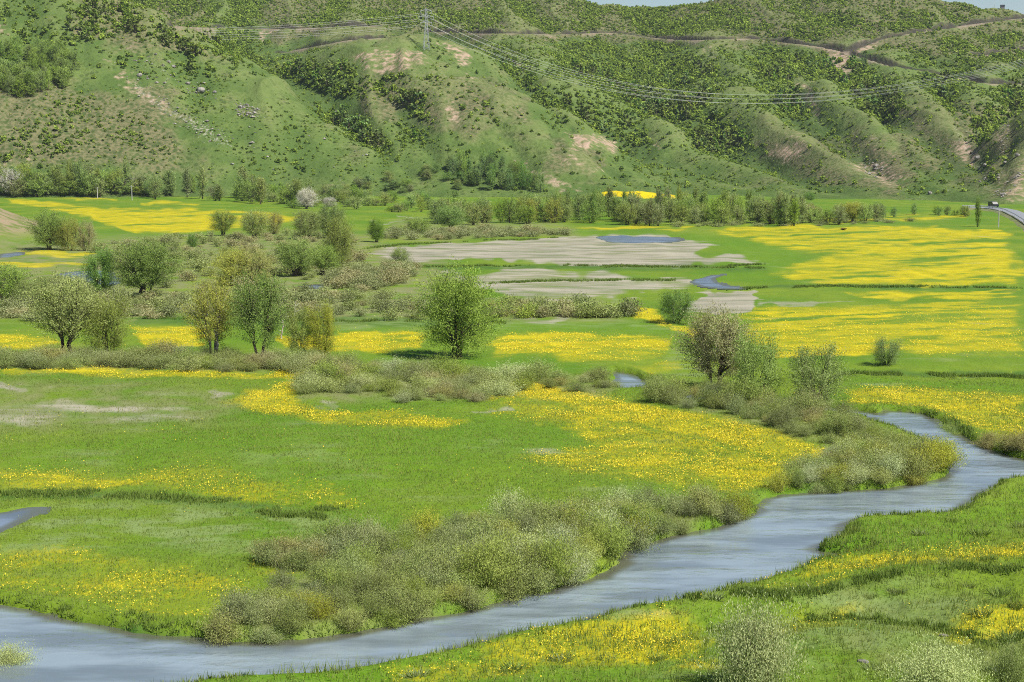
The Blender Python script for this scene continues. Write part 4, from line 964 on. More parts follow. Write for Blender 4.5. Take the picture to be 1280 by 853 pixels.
thicket(85, [(372, 494), (480, 492), (500, 502), (610, 500), (640, 490), (758, 488), (768, 474), (650, 474), (560, 466), (450, 462), (380, 484)], (1.0, 1.9), (2.2, 3.4), ('grey', 'grey', 'willow'), ('grey', 'willow', 'grey', 'tan', 'willow', 'pale'), 'grey brown scrub bush around the foot of the largest willow', 'scrub under the largest willow', 54, 'scrub_bush')
thicket(80, [(-20, 464), (150, 462), (300, 466), (420, 466), (435, 455), (300, 450), (100, 450), (-20, 452)], (1.0, 2.0), (2.4, 3.6), ('grey', 'grey', 'willow'), ('grey', 'tan', 'willow', 'grey'), 'low dry scrub bush in the band beneath the left willows', 'scrub band under the left willows', 55, 'scrub_bush')
thicket(170, [(-10, 385), (120, 372), (260, 366), (420, 366), (540, 386), (560, 400), (420, 402), (250, 400), (120, 402), (-10, 404)], (0.9, 2.0), (2.6, 4.2), ('far',), ('grey', 'tan', 'grey', 'willow'), 'tan grey scrub bush in the dry band behind the left willows', 'dry scrub band', 56, None)
thicket(60, [(400, 362), (440, 340), (520, 336), (515, 350), (470, 364)], (1.0, 2.2), (2.6, 4.2), ('far',), ('tan', 'grey'), 'brownish scrub bush left of the middle mud flat', 'brownish scrub by the mud flat', 57, None)
thicket(36, [(615, 398), (690, 398), (790, 396), (740, 388), (690, 384), (620, 388)], (1.2, 2.4), (2.6, 4.2), ('far',), ('grey', 'willow', 'tan'), 'olive grey scrub bush in the strip behind the largest willow', 'scrub strip behind the largest willow', 58, 'scrub_bush')
thicket(80, [(470, 296), (560, 288), (640, 288), (715, 294), (640, 298), (540, 300)], (1.2, 2.4), (3.0, 5.5), ('far',), ('tan', 'grey', 'grey'), 'tan scrub bush in front of the left part of the far treeline', 'tan scrub before the treeline', 60, None)
thicket(170, [(120, 310), (250, 296), (440, 300), (440, 350), (340, 362), (230, 366), (150, 340)], (1.0, 2.2), (2.6, 4.6), ('far',), ('grey', 'willow', 'tan', 'willow'), 'scattered olive scrub bush among the round green trees left of centre', 'scrub among the round trees', 61, None)
thicket(44, [(-20, 372), (60, 350), (130, 372), (60, 392), (-20, 396)], (1.0, 2.2), (2.6, 4.2), ('far',), ('willow', 'grey'), 'olive bush by the pool near the left edge', 'bushes by the left pool', 62, None)
thicket(40, [(830, 284), (950, 284), (1120, 280), (1120, 276), (900, 280)], (0.8, 1.6), (2.6, 4.6), ('far',), ('grey', 'willow'), 'low scrub bush along the front edge of the dense far treeline', 'scrub along the treeline front', 63, None)
thicket(9, [(1165, 526), (1200, 540), (1190, 532), (1160, 520)], (0.6, 1.0), (1.4, 2.0), ('willow',), ('willow', 'fresh'), 'small willow bush on the outer bank of the river bend', 'bushes on the outer bank', 64)
thicket(7, [(1230, 556), (1285, 574), (1285, 568), (1240, 550)], (0.9, 1.4), (1.6, 2.4), ('willow',), ('tan', 'willow'), 'small brownish bush on the outer bank near the right edge', 'bushes on the outer bank near the edge', 65)
def dry_scrub():
    r = np.random.default_rng(64); ms = ['grey', 'tan', 'willow']
    V = []; A = []; MI = []
    P = [low_bush('scrub_part', 860 + s, 'grey', n=1200, la=0.135, lb=0.042, stems=18) for s in range(5)]
    D = []
    for me in P:
        co = np.empty(len(me.vertices) * 3, np.float32); me.vertices.foreach_get('co', co); co = co.reshape(-1, 3)
        mi = np.empty(len(me.polygons), np.int32); me.polygons.foreach_get('material_index', mi)
        ls = np.empty(len(me.polygons), np.int32); me.polygons.foreach_get('loop_start', ls); lt = np.empty(len(me.polygons), np.int32); me.polygons.foreach_get('loop_total', lt)
        vi = np.empty(len(me.loops), np.int32); me.loops.foreach_get('vertex_index', vi)
        k = (mi == 1) & (lt == 4); q = vi[ls[k][:, None] + np.arange(4)]
        ti = np.empty(len(me.vertices), np.float32); me.attributes['tint'].data.foreach_get('value', ti)
        D.append((co[q].reshape(-1, 3), ti[q].ravel())); bpy.data.meshes.remove(me)
    for x, y, z, an, w, h, lf in MASS:
        C, t = D[r.integers(5)]; c, s = math.cos(an), math.sin(an)
        V.append(np.stack([(C[:, 0] * c - C[:, 1] * s) * w + x, (C[:, 0] * s + C[:, 1] * c) * w + y, C[:, 2] * h + z], 1))
        A.append(np.clip(t + r.normal() * 0.18, 0, 1)); MI.append(np.full(len(C) // 4, ms.index(lf)))
    V = np.concatenate(V); q = np.arange(len(V)).reshape(-1, 4)
    o = link('dry_scrub', mesh_np('dry_scrub', V, q, None, {'tint': np.concatenate(A)}, [M[m] for m in ms], np.concatenate(MI)))
    tag(o, 'low tan and olive scrub covering the middle of the valley floor', 'scrub', kind='stuff')
dry_scrub()
# ------------------------------------------------------------------ hillside trees (300 single ones) and the rest of the scrub
HEDGE = np.zeros(0)
DENS = [(1.0, [(95, -20), (240, -20), (330, 60), (345, 90), (250, 75), (160, 50), (100, 48)], 8), (0.85, [(-20, -20), (100, -20), (100, 60), (-20, 62)], 8), (0.95, [(-30, 122), (110, 118), (200, 150), (240, 205), (-30, 212)], 14), (0.62, [(200, 90), (440, 140), (560, 235), (250, 225)], 20), (0.5, [(100, 60), (220, 60), (340, 110), (230, 120)], 10),
        (1.0, [(330, 74), (400, 62), (440, 80), (560, 90), (650, 140), (655, 162), (560, 160), (480, 130), (400, 118), (350, 100)], 8), (0.7, [(380, 120), (560, 165), (650, 200), (560, 215), (420, 210)], 15),
        (1.0, [(560, 62), (640, 48), (800, 50), (1000, 62), (1030, 110), (1000, 150), (900, 160), (800, 160), (700, 150), (640, 100)], 10), (0.7, [(690, 150), (950, 160), (960, 200), (850, 195), (740, 170)], 12),
        (0.95, [(960, 60), (1040, 66), (1120, 90), (1285, 112), (1285, 150), (1180, 140), (1090, 150), (1000, 150)], 8), (0.8, [(1080, 60), (1285, 28), (1285, 100), (1150, 84)], 8), (0.5, [(1190, 130), (1285, 130), (1285, 215), (1240, 230)], 10),
        (0.95, [(180, -30), (560, -30), (1285, -30), (1285, 24), (1060, 60), (900, 46), (640, 40), (460, 36), (250, 30)], 8), (0.9, [(230, 36), (330, 40), (340, 62), (300, 70), (240, 50)], 6), (0.2, [(-30, -30), (1300, -30), (1300, 250), (-30, 250)], 5)]
HR = np.random.default_rng(99)
N = 420000
hx = HR.uniform(HX0 + 5, HX1 - 5, N); hy = HR.uniform(660, 1400, N); hz = Hh(hx, hy)
hpx, hpy, hd = proj(hx, hy, hz)
den = pmask(hpx, hpy, DENS, 1, 8, (8, 6), 71) * (0.55 + 0.5 * sstep(-0.25, 0.3, fbm(hx / 26, hy / 34, 3, 73))) * np.clip(0.85 + 0.4 * bil(GULLY, hx, hy), 0.25, 1.5)
bad = np.maximum(np.maximum(bil(ROADM, hx, hy), bil(CUTM, hx, hy)), bil(np.maximum(ha['bare'], ha['flower']), hx, hy))
crest_zone = sstep(1000, 1150, hy)
keep = (HR.random(N) < den * (1 - 0.95 * np.clip(bad * 1.6, 0, 1)) * 0.95 * np.where(hy < 880, 0.8, 1)) & (hz > 1.5)
hx, hy, hz, hpx, hpy, den = [a[keep] for a in (hx, hy, hz, hpx, hpy, den)]
n0 = len(hx)
for W in []:
    n = int(len(W) * 7); t = HR.random(n) * (len(W) - 1.001); i = t.astype(int); f = (t - i)[:, None]
    q = W[i] * (1 - f) + W[i + 1] * f; q = q[:, :2] + np.stack([HR.normal(size=n) * 0.8, 4.6 + HR.normal(size=n) * 0.9], 1)
    zz = Hh(q[:, 0], q[:, 1]); a_, b_, _ = proj(q[:, 0], q[:, 1], zz)
    hx = np.append(hx, q[:, 0]); hy = np.append(hy, q[:, 1]); hz = np.append(hz, zz); hpx = np.append(hpx, a_); hpy = np.append(hpy, b_); den = np.append(den, np.full(n, 0.95))
# what the view shows of them
vis = (hpx > -20) & (hpx < 1300) & (hpy > -10)
for f in np.linspace(0.45, 0.995, 90):
    zx, zy = hx * f, hy * f
    vis &= (CAMZ + (hz + 2.5 - CAMZ) * f) > Hh(zx, zy) - 0.3
size = 0.80 * np.clip(HR.lognormal(0.0, 0.36, len(hx)), 0.4, 2.0) * (0.55 + 0.5 * sstep(0.2, 0.9, den)) * np.where(hy > 1080, 0.8, 1.0) * np.where((hpy > 100) & (hpx < 560) & (den < 0.99), 0.62, 1)
size[n0:] = 0.9 + 0.35 * HR.random(len(hx) - n0)
app = np.where(vis & (np.arange(len(hx)) < n0), size / hy, 0)
order = np.argsort(-app); one = order[:300]; rest = np.sort(order[300:])
hedge = np.arange(len(hx)) >= n0
def hill_label(px, py):
    if px < 345: return 'light green tree in the scatter on the upper left hill', 'trees on the left hill'
    if px < 660 and py > 60: return 'dark green tree on the slope below the pylon', 'trees below the pylon'
    if py < 62: return 'small tree on the high slope above the hillside track', 'trees above the track'
    if px < 1000: return 'green tree in the open wood under the middle of the hillside track', 'trees under the middle track'
    return 'green tree on the ribs of the right mountainside', 'trees on the right mountainside'
for i in one:
    p, q = PT['hilltree'][i % 4][0], PT['hilltree'][i % 4]
    lab, grp = hill_label(hpx[i], hpy[i])
    e = tag(link('hillside_tree', None, None, (hx[i], hy[i], hz[i] - 0.1), float(HR.random() * 6.28), float(size[i]) * 1.05), lab, 'tree', grp); e.empty_display_size = 0.4
    link('trunk', p[0], e); c = link('crown', p[1], e)
    if HR.random() < 0.35: vis_leaf(c, ('fresh', 'dark')[int(hpx[i] > 345)])
def scrub_mass():
    """the many smaller hill shrubs, built as one mass: low leafy domes"""
    r = np.random.default_rng(123); protos = []
    for s in range(6):
        nf = 30
        a = r.random(nf) * 2 * PI; t = r.random(nf)
        rr = np.sqrt(np.clip(1 - t ** 2, 0, 1)) * (0.75 + 0.35 * r.random(nf))
        C = np.stack([np.cos(a) * rr, np.sin(a) * rr, 0.1 + 1.5 * t * (0.8 + 0.3 * r.random(nf))], 1)
        B = Mesher(); U = r.normal(size=(nf, 3)) + C * 0.3
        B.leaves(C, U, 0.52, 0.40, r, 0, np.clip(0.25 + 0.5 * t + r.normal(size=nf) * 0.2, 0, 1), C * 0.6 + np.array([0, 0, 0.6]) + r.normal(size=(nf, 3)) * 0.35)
        protos.append((np.concatenate(B.V), np.concatenate(B.A)))
    Vs = []; As = []
    for s in range(6):
        k = rest[s::6]
        V, A = protos[s]
        an = r.random(len(k)) * 6.28; c, sn = np.cos(an)[:, None], np.sin(an)[:, None]
        sc = (size[k] * 1.25)[:, None]
        P = np.stack([(V[None, :, 0] * c - V[None, :, 1] * sn) * sc + hx[k][:, None], (V[None, :, 0] * sn + V[None, :, 1] * c) * sc + hy[k][:, None], V[None, :, 2] * sc * (0.75 + 0.4 * r.random((len(k), 1))) + hz[k][:, None] - 0.1], -1)
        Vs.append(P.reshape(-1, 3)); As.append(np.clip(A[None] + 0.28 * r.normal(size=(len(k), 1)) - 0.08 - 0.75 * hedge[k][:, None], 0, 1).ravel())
    V = np.concatenate(Vs); q = np.arange(len(V)).reshape(-1, 4)
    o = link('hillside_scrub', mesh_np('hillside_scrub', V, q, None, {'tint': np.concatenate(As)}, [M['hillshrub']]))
    tag(o, 'countless small shrubs dotted over the mountainside', 'scrub', kind='stuff')
print("SCRUB", len(rest), int(vis.sum()))
scrub_mass()
# ------------------------------------------------------------------ grass, rank ditch grass, flowers (stuff)
def blades(name, x, y, z, h, w, per, mat, label, cat, seed, lean=0.35):
    r = np.random.default_rng(seed); n = len(x)
    X = np.repeat(x, per) + r.normal(size=n * per) * 0.10; Y = np.repeat(y, per) + r.normal(size=n * per) * 0.10; Z = np.repeat(z, per); Hh_ = np.repeat(h, per) * (0.6 + 0.7 * r.random(n * per))
    a = r.random(n * per) * PI; d = r.normal(size=(n * per, 2)) * lean * Hh_[:, None]
    ww = np.repeat(np.broadcast_to(w, (n,)), per)
    V = np.stack([np.stack([X - np.cos(a) * ww, Y - np.sin(a) * ww, Z - 0.03], -1), np.stack([X + np.cos(a) * ww, Y + np.sin(a) * ww, Z - 0.03], -1), np.stack([X + d[:, 0], Y + d[:, 1], Z + Hh_], -1)], 1)
    tn = np.clip(np.repeat(0.5 + 0.5 * fbm(x / 3, y / 3, 3, seed), per) * 0.6 + 0.4 * r.random(n * per), 0, 1)
    o = link(name, mesh_np(name, V.reshape(-1, 3), None, np.arange(n * per * 3).reshape(-1, 3), {'tint': np.repeat(tn, 3)}, [M[mat]]))
    return tag(o, label, cat, kind='stuff')
GR = np.random.default_rng(17)
def scatter(n, y0, y1, p=2.0):
    """random ground points in the valley, evenly spread over the field between two distances"""
    y = np.sqrt(GR.uniform(y0 * y0, y1 * y1, n)); x = GR.uniform(-0.5, 0.5, n) * y
    return x, y
def amask(name, x, y):
    px, py, _ = proj(x, y, np.zeros_like(x))
    return {'f': lambda: pmask(px, py, FLOWER, seed=3), 'm': lambda: pmask(px, py, MUD, seed=9), 'd': lambda: pmask(px, py, DRY, seed=15), 'r': lambda: pmask(px, py, RANK, seed=21, warp=(6, 2))}[name]()
x, y = scatter(166000, 58, 150); sd = river_sd(x, y); k = (sd < -0.15) & (pond_sd(x, y) < -0.4) & (GR.random(len(x)) < np.clip(120 / y, 0, 1)); x, y, sd = x[k], y[k], sd[k]
mud = amask('m', x, y); k = GR.random(len(x)) > mud; x, y, sd = x[k], y[k], sd[k]
nearb = sdf(NEARBANK, x, y, 200.0) > 0
hh = (0.11 + 0.08 * (fbm(x / 4, y / 4, 3, 5) + 0.4)) * (1 + 0.7 * nearb) * (1 + 0.9 * sstep(-2.0, -0.3, sd))
blades('meadow_grass', x, y, G(x, y), np.clip(hh, 0.06, 0.5), 0.018, 3, 'grass', 'short green grass covering the near meadow and river banks', 'grass', 1)
# rank, darker grass along ditches, scarps and banks
xs, ys = [], []
for P, wd, n in [([(-20, 618), (60, 616), (160, 619), (290, 627), (350, 636), (410, 640)], 1.2, 2600), ([(600, 640), (420, 632), (300, 640)], 0.7, 0), ([(300, 643), (360, 648), (410, 652)], 0.5, 700), ([(1040, 467), (1160, 468), (1290, 472)], 1.3, 3000), ([(910, 361), (1050, 358), (1270, 361)], 2.4, 3400), ([(520, 334), (700, 332), (960, 336)], 2.4, 2600), ([(160, 399), (420, 402), (640, 404)], 1.6, 2000),
                ([(820, 765), (900, 752), (985, 757), (1060, 744), (1130, 733), (1200, 728), (1300, 735)], 0.9, 3600), ([(945, 640), (985, 619), (1030, 612)], 0.8, 700), ([(860, 790), (960, 778), (1080, 770), (1150, 790), (1220, 815), (1300, 810)], 0.5, 900), ([(600, 355), (700, 352), (860, 350)], 2.0, 1600), ([(450, 312), (520, 305), (700, 299)], 2.0, 1200), ([(760, 334), (900, 334), (960, 330)], 1.5, 900)]:
    n = int(n * 0.7)
    if n == 0: continue
    W = np.stack(flat(*np.array(P, float).T), 1); t = GR.random(n) * (len(W) - 1); i = t.astype(int); f = (t - i)[:, None]
    q = W[i] * (1 - f) + W[i + 1] * f + GR.normal(size=(n, 2)) * wd * 0.32 + 0.6 * vnoise(t * 5, t * 3, 3)[:, None]
    kk = (fbm(q[:, 0] / 2.5, q[:, 1] / 2.5, 2, 9) + 0.7 * fbm(q[:, 0] / 9, q[:, 1] / 9, 2, 19) > -0.22)
    xs.append(q[kk, 0]); ys.append(q[kk, 1])
bx, by = scatter(180000, 58, 130); sd = river_sd(bx, by); k = (sd > -0.75 * (0.5 + 0.9 * vnoise(bx / 2.1, by / 2.1, 12))) & (sd < -0.02); xs.append(bx[k]); ys.append(by[k])
x = np.concatenate(xs); y = np.concatenate(ys); k = river_sd(x, y) < -0.02; x, y = x[k], y[k]
blades('rank_grass', x, y, G(x, y), 0.10 + 0.17 * GR.random(len(x)) + 0.0005 * y, 0.02 + y * 0.00012, 5, 'rank', 'darker rank grass fringing ditches, banks and low scarps', 'grass', 2)
# yellow flowers
def flowers(name, x, y, z, r0, label, seed):
    r = np.random.default_rng(seed); n = len(x)
    a = r.random(n) * 6.28; s = r0 * (0.6 + 0.7 * r.random(n))
    ang = a[:, None] + np.arange(5) * 2 * PI / 5
    tl = r.normal(size=(n, 2)) * 0.5
    ox = np.cos(ang) * s[:, None]; oy = np.sin(ang) * s[:, None]
    V = np.stack([x[:, None] + ox, y[:, None] + oy, z[:, None] + ox * tl[:, :1] + oy * tl[:, 1:]], -1)
    c = np.stack([x, y, z - 0.012], -1)[:, None]
    V = np.concatenate([V, c], 1)
    b = np.arange(n)[:, None] * 6
    t = np.stack([np.stack([b[:, 0] + 5, b[:, 0] + j, b[:, 0] + (j + 1) % 5], -1) for j in range(5)], 1).reshape(-1, 3)
    o = link(name, mesh_np(name, V.reshape(-1, 3), None, t, {'tint': np.repeat(r.random(n), 6)}, [M['petal']]))
    tag(o, label, 'flowers', kind='stuff')
x, y = scatter(1250000, 58, 215); fl = amask('f', x, y)
pt = np.clip(fl * 1.0, 0, 1) * sstep(-0.20, 0.40, fbm(x / 1.7, y / 2.6, 4, 8) + 0.45 * (fl - 0.55)) + 0.008 * sstep(0, 0.4, fbm(x / 9, y / 9, 2, 4))
k = (GR.random(len(x)) < pt * np.clip(0.8 * sstep(215, 130, y) + 0.05, 0, 1)) & (river_sd(x, y) < -0.4); x, y = x[k], y[k]
flowers('yellow_flowers', x, y, G(x, y) + 0.10 + 0.09 * GR.random(len(x)), 0.020 + 0.00010 * y, 'yellow flowers strewn through the near and middle meadow', 3)
# ------------------------------------------------------------------ rush tufts and grey clumps on the near bank
def tuft_mesh(seed, n=90, H=0.7, W=0.5, mat='rush'):
    r = np.random.default_rng(seed); B = Mesher()
    a = r.random(n) * 6.28; d = np.sqrt(r.random(n)) * W * 0.5
    b = np.stack([np.cos(a) * d, np.sin(a) * d, np.full(n, -0.05)], 1); t = b * np.array([2.1, 2.1, 0]) + np.stack([r.normal(size=n) * 0.1, r.normal(size=n) * 0.1, H * (0.5 + 0.5 * r.random(n))], 1)
    sd = np.cross(t - b, r.normal(size=(n, 3))); sd /= np.linalg.norm(sd, axis=1, keepdims=True); w = 0.018
    V = np.stack([b - sd * w, b + sd * w, t], 1).reshape(-1, 3)
    B.add(V, None, np.arange(n * 3).reshape(-1, 3), 0, np.repeat(r.random(n), 3)); return B.mesh('rush_tuft', [M[mat]])
TUFT = [tuft_mesh(s) for s in range(4)]
for px, py, h, w in [(1060, 752, 18, 26), (1088, 748, 14, 20), (1040, 758, 12, 30), (1185, 706, 14, 34), (1235, 700, 12, 30), (1225, 770, 20, 36), (1250, 745, 22, 34), (1262, 800, 26, 44), (1210, 735, 14, 22), (1150, 776, 8, 14), (1130, 780, 8, 16), (1195, 842, 18, 40), (890, 748, 14, 40), (985, 764, 14, 40), (850, 768, 12, 30), (700, 826, 14, 40), (640, 836, 14, 44), (820, 824, 12, 30), (520, 846, 14, 40), (1180, 735, 10, 26), (1270, 760, 20, 30), (1120, 742, 14, 28), (1010, 700, 10, 26), (1275, 660, 14, 30), (1225, 668, 12, 34), (1150, 668, 10, 30), (1190, 652, 10, 24), (760, 826, 12, 30), (1090, 838, 14, 36), (1240, 838, 20, 40)]:
    x, y, z = ground_at(px, py); s = pxm(y)
    o = link('rush_tuft', TUFT[int(px) % 4], None, (x, y, z), px * 0.37, (w / s / 0.9, w / s / 0.9, 0.75 * h / s / 0.7))
    tag(o, 'dark tuft of rushes on the near right bank', 'grass tuft', 'rush tufts on the near bank')
# ------------------------------------------------------------------ rocks
def rock_mesh(seed):
    r = np.random.default_rng(seed); n1, n2 = 9, 12; V = []
    for i in range(n1):
        t = PI * i / (n1 - 1)
        for j in range(n2):
            p = 2 * PI * j / n2; V.append((math.sin(t) * math.cos(p), math.sin(t) * math.sin(p), math.cos(t)))
    V = np.array(V)
    D = np.ones(len(V))
    for _ in range(9):
        d = r.normal(size=3); d /= np.linalg.norm(d); c = r.uniform(0.55, 0.9); h = V @ d
        V = V - np.clip(h - c, 0, None)[:, None] * d * 0.9
    V = V * np.array([1, 0.8, 0.75]) * (1 + 0.06 * vnoise(V[:, 0] * 4 + V[:, 2] * 3, V[:, 1] * 4, seed)[:, None])
    q = []
    for i in range(n1 - 1):
        for j in range(n2): q.append((i * n2 + j, (i + 1) * n2 + j, (i + 1) * n2 + (j + 1) % n2, i * n2 + (j + 1) % n2))
    return mesh_np('boulder', V, q, None, {}, [M['rock']])
ROCK = [rock_mesh(s) for s in range(5)]
BOULD = [(251, 116, 14, 'largest grey boulder on the left hill, right of the pale scree'), (174, 96, 8, 'dark sided boulder at the upper end of the scree'), (217, 86, 7, 'grey boulder in a small outcrop above the scree'), (211, 79, 6, 'small boulder topping the outcrop above the scree'), (235, 106, 7, 'boulder left of the largest grey boulder'), (195, 70, 5, 'small grey rock highest on the left hill'),
         (268, 117, 6, 'pale rock just right of the largest grey boulder'), (300, 136, 6, 'pale rock on the right flank of the left hill'), (322, 138, 4, 'small white stone right of the flank rock'), (1272, 196, 8, 'pale boulder on the dark slope at the far right'), (1256, 205, 6, 'lower grey boulder on the dark slope at the far right'), (1222, 200, 9, 'dark boulder in the rocky gully'), (1232, 208, 8, 'shadowed boulder lower in the rocky gully'), (1095, 210, 9, 'pale outcrop rock on the lower right rib'), (1162, 243, 7, 'flat pale rock at the foot of the right slope'), (290, 207, 5, 'white stone low on the left hill')]
W = hit_hills([b[0] for b in BOULD], [b[1] for b in BOULD])
for (px, py, wp, lab), p in zip(BOULD, W):
    if np.isnan(p[0]): continue
    s = wp / pxm(p[1]) / 2
    tag(link('boulder', ROCK[int(px) % 5], None, (p[0], p[1], p[2] + 0.35 * s), px * 1.3, (s, s, s)), lab, 'boulder')
def stones():
    r = np.random.default_rng(8); c = []
    for d, P, _ in SCREE:
        P = np.array(P, float); q = r.uniform(P.min(0), P.max(0), (600, 2)); q = q[sdf(P, q[:, 0], q[:, 1], 60.0) > -2]; c.append(q[r.random(len(q)) < d * (0.7 if P[0][0] < 600 else 0.3)])
    c.append(np.stack([r.uniform(280, 480, 40), r.uniform(130, 215, 40)], 1))
    W = hit_hills(*np.concatenate(c).T); W = W[~np.isnan(W[:, 0])]
    n = len(W); base = np.array([(1, 0, 0), (0, 1, 0), (-1, 0, 0), (0, -1, 0), (0, 0, 1.0), (0, 0, -0.6)])
    sz = np.clip(r.lognormal(-1.15, 0.55, n), 0.12, 1.2)
    V = base[None] * sz[:, None, None] * (0.7 + 0.6 * r.random((n, 6, 1))) * np.array([1.1, 1, 0.7]) + W[:, None] + np.array([0, 0, 0.1])
    f = np.array([(0, 1, 4), (1, 2, 4), (2, 3, 4), (3, 0, 4), (1, 0, 5), (2, 1, 5), (3, 2, 5), (0, 3, 5)])
    T = (np.arange(n)[:, None, None] * 6 + f[None]).reshape(-1, 3)
    tag(link('scree_stones', mesh_np('scree_stones', V.reshape(-1, 3), None, T, {}, [M['rock']])), 'pale loose stones spilling down the left hill and the right gully', 'scree', kind='stuff')
stones()
for px, py, wp, lab in [(800, 674, 7, 'white stone at the water edge below the thicket'), (1080, 829, 22, 'pale flat rock lying in the near grass'), (1245, 838, 20, 'grey rock under the dark bush at the bottom right'), (1180, 795, 14, 'small pale stone beside yellow flowers on the near bank'), (1052, 690, 16, 'flat grey stone at the little inlet')]:
    x, y, z = ground_at(px, py); s = wp / pxm(y) / 2
    tag(link('stone', ROCK[int(px) % 5], None, (x, y, z + 0.1 * s), px * 0.7, (s, s * 0.8, s * 0.5)), lab, 'stone')
# fallen stick near the scarp
x, y, z = ground_at(1022, 752); x2, y2, z2 = ground_at(1008, 736); B = Mesher()
B.tube([(0, 0, 0.05), ((x2 - x) * 0.5, (y2 - y) * 0.5, 0.25), (x2 - x, y2 - y, z2 - z + 0.3)], [0.03, 0.025, 0.012], 5)
tag(link('dead_stick', B.mesh('dead_stick', [M['palebark']]), None, (x, y, z)), 'thin pale dead stick lying in the grass above the large pale bush', 'stick')
# ------------------------------------------------------------------ pylon and lines
def pylon():
    p = hit_hills([533], [63])[0]; H = 51 / pxm(p[1])
    e = tag(link('electricity_pylon', None, None, (p[0], p[1], p[2] - 0.2), 0.25), 'slim grey steel lattice pylon on the green shoulder of the middle hill', 'pylon')
    e.empty_display_size = 1.0
    w0, w1 = 1.7, 0.6
    hw = lambda t: w0 + (w1 - w0) * min(1, t / 0.62)
    for sx in (-1, 1):
        for sy in (-1, 1):
            B = Mesher(); B.tube([(sx * w0, sy * w0, 0), (sx * w1, sy * w1, H * 0.62), (sx * w1 * 0.8, sy * w1 * 0.8, H)], [0.11, 0.09, 0.07], 4); link('leg', B.mesh('leg', [M['steel']]), e)
    B = Mesher(); lv = np.linspace(0, 1, 12)
    for i in range(11):
        a, b = hw(lv[i]) * (1 if lv[i] < .62 else .9), hw(lv[i + 1]) * (1 if lv[i + 1] < .62 else .9)
        for (ax, ay), (bx_, by_) in (((-1, -1), (1, -1)), ((1, -1), (1, 1)), ((1, 1), (-1, 1)), ((-1, 1), (-1, -1))):
            B.tube([(ax * a, ay * a, lv[i] * H), (bx_ * b, by_ * b, lv[i + 1] * H)], 0.04, 4); B.tube([(bx_ * a, by_ * a, lv[i] * H), (ax * b, ay * b, lv[i + 1] * H)], 0.04, 4)
    link('bracing', B.mesh('bracing', [M['steel']]), e)
    tips = []
    for hz_, L in ((0.66, 3.2), (0.80, 4.4), (0.94, 3.2)):
        B = Mesher()
        for sx in (-1, 1):
            for sy in (-0.5, 0.5): B.tube([(0, sy, H * hz_ + 0.9), (sx * L, 0, H * hz_)], 0.09, 4); B.tube([(0, sy, H * hz_ - 0.3), (sx * L, 0, H * hz_)], 0.09, 4)
        a = link('crossarm', B.mesh('crossarm', [M['steel']]), e)
        for sx in (-1, 1):
            B = Mesher(); B.tube([(0, 0, 0), (0, 0, -0.35), (0, 0, -0.5), (0, 0, -0.9), (0, 0, -1.05), (0, 0, -1.5)], [0.06, 0.2, 0.08, 0.2, 0.08, 0.05], 6); link('insulator', B.mesh('insulator', [M['steel']]), a, (sx * L, 0, H * hz_))
            c, s = math.cos(0.25), math.sin(0.25); tips.append((p[0] + sx * L * c, p[1] + sx * L * s, p[2] - 0.2 + H * hz_ - 1.45))
    return tips
TIPS = pylon()
RW = ['lowest', 'middle', 'topmost']
for i, t in enumerate(TIPS):
    t = np.array(t); lvl = i // 2; side = 'nearer' if i % 2 else 'farther'
    for far_end, sag, dr in ((at_depth(1420, 40 - 3 * lvl + 2 * (i % 2), 640), 0.15, 'right'), (at_depth(150, 45 - 5 * lvl + 4 * (i % 2), 1010), 0.03, 'left')):
        s = np.linspace(0, 1, 40)[:, None]; L = np.linalg.norm(far_end - t)
        P = t + (far_end - t) * s; P[:, 2] -= sag * L * 4 * (s * (1 - s))[:, 0] * 0.55
        B = Mesher(); B.tube(P - P[0], 0.048, 4)
        tag(link('power_line', B.mesh('power_line', [M['cable']]), None, P[0]), f'{RW[lvl]} power line on the {side} side, running {dr} from the pylon', 'power line')
for px, py, h, lab in [(165, 251, 19, 'grey utility pole before the blossoming tree at the top of the left field'), (122, 248, 14, 'shorter grey utility pole by the poplars under the left hill'), (1248, 284, 22, 'thin grey pole on the verge below the far road')]:
    x, y, z = ground_at(px, py); hh = h / pxm(y); e = tag(link('utility_pole', None, None, (x, y, z - 0.1)), lab, 'pole')
    B = Mesher(); B.tube([(0, 0, 0), (0, 0, hh)], [0.17, 0.11], 8); link('post', B.mesh('post', [M['concrete']]), e)
    B = Mesher(); B.box((0, -0.12, hh - 0.35), (1.5, 0.1, 0.12)); link('crossarm', B.mesh('crossarm', [M['concrete']]), e)
# hut and mast on the skyline
def on_crest(px):
    for py in np.arange(-5, 40, 0.5):
        p = hit_hills([px], [py])[0]
        if not np.isnan(p[0]): return p
    return np.array([0, 1200, 100.0])
p = on_crest(1253); e = tag(link('skyline_hut', None, None, (p[0], p[1], p[2] - 0.3)), 'tiny dark hut on the skyline at the top right', 'hut')
B = Mesher(); B.box((0, 0, 1.3), (2.6, 2.4, 2.6)); link('wall', B.mesh('wall', [M['hutwall']]), e)
B = Mesher(); B.add(np.array([(-1.6, -1.5, 2.5), (1.6, -1.5, 2.5), (1.6, 1.5, 2.5), (-1.6, 1.5, 2.5), (-1.6, 0, 3.4), (1.6, 0, 3.4)]), [(0, 1, 5, 4), (2, 3, 4, 5), (3, 2, 1, 0)], [(0, 4, 3), (1, 2, 5)]); link('roof', B.mesh('roof', [M['darkpaint']]), e)
p = on_crest(1243); e = tag(link('skyline_mast', None, None, (p[0], p[1], p[2] - 0.3)), 'thin mast on the skyline left of the tiny hut', 'mast')
B = Mesher(); B.tube([(0, 0, 0), (0, 0, 2.8)], [0.14, 0.08], 6); link('post', B.mesh('post', [M['steel']]), e)
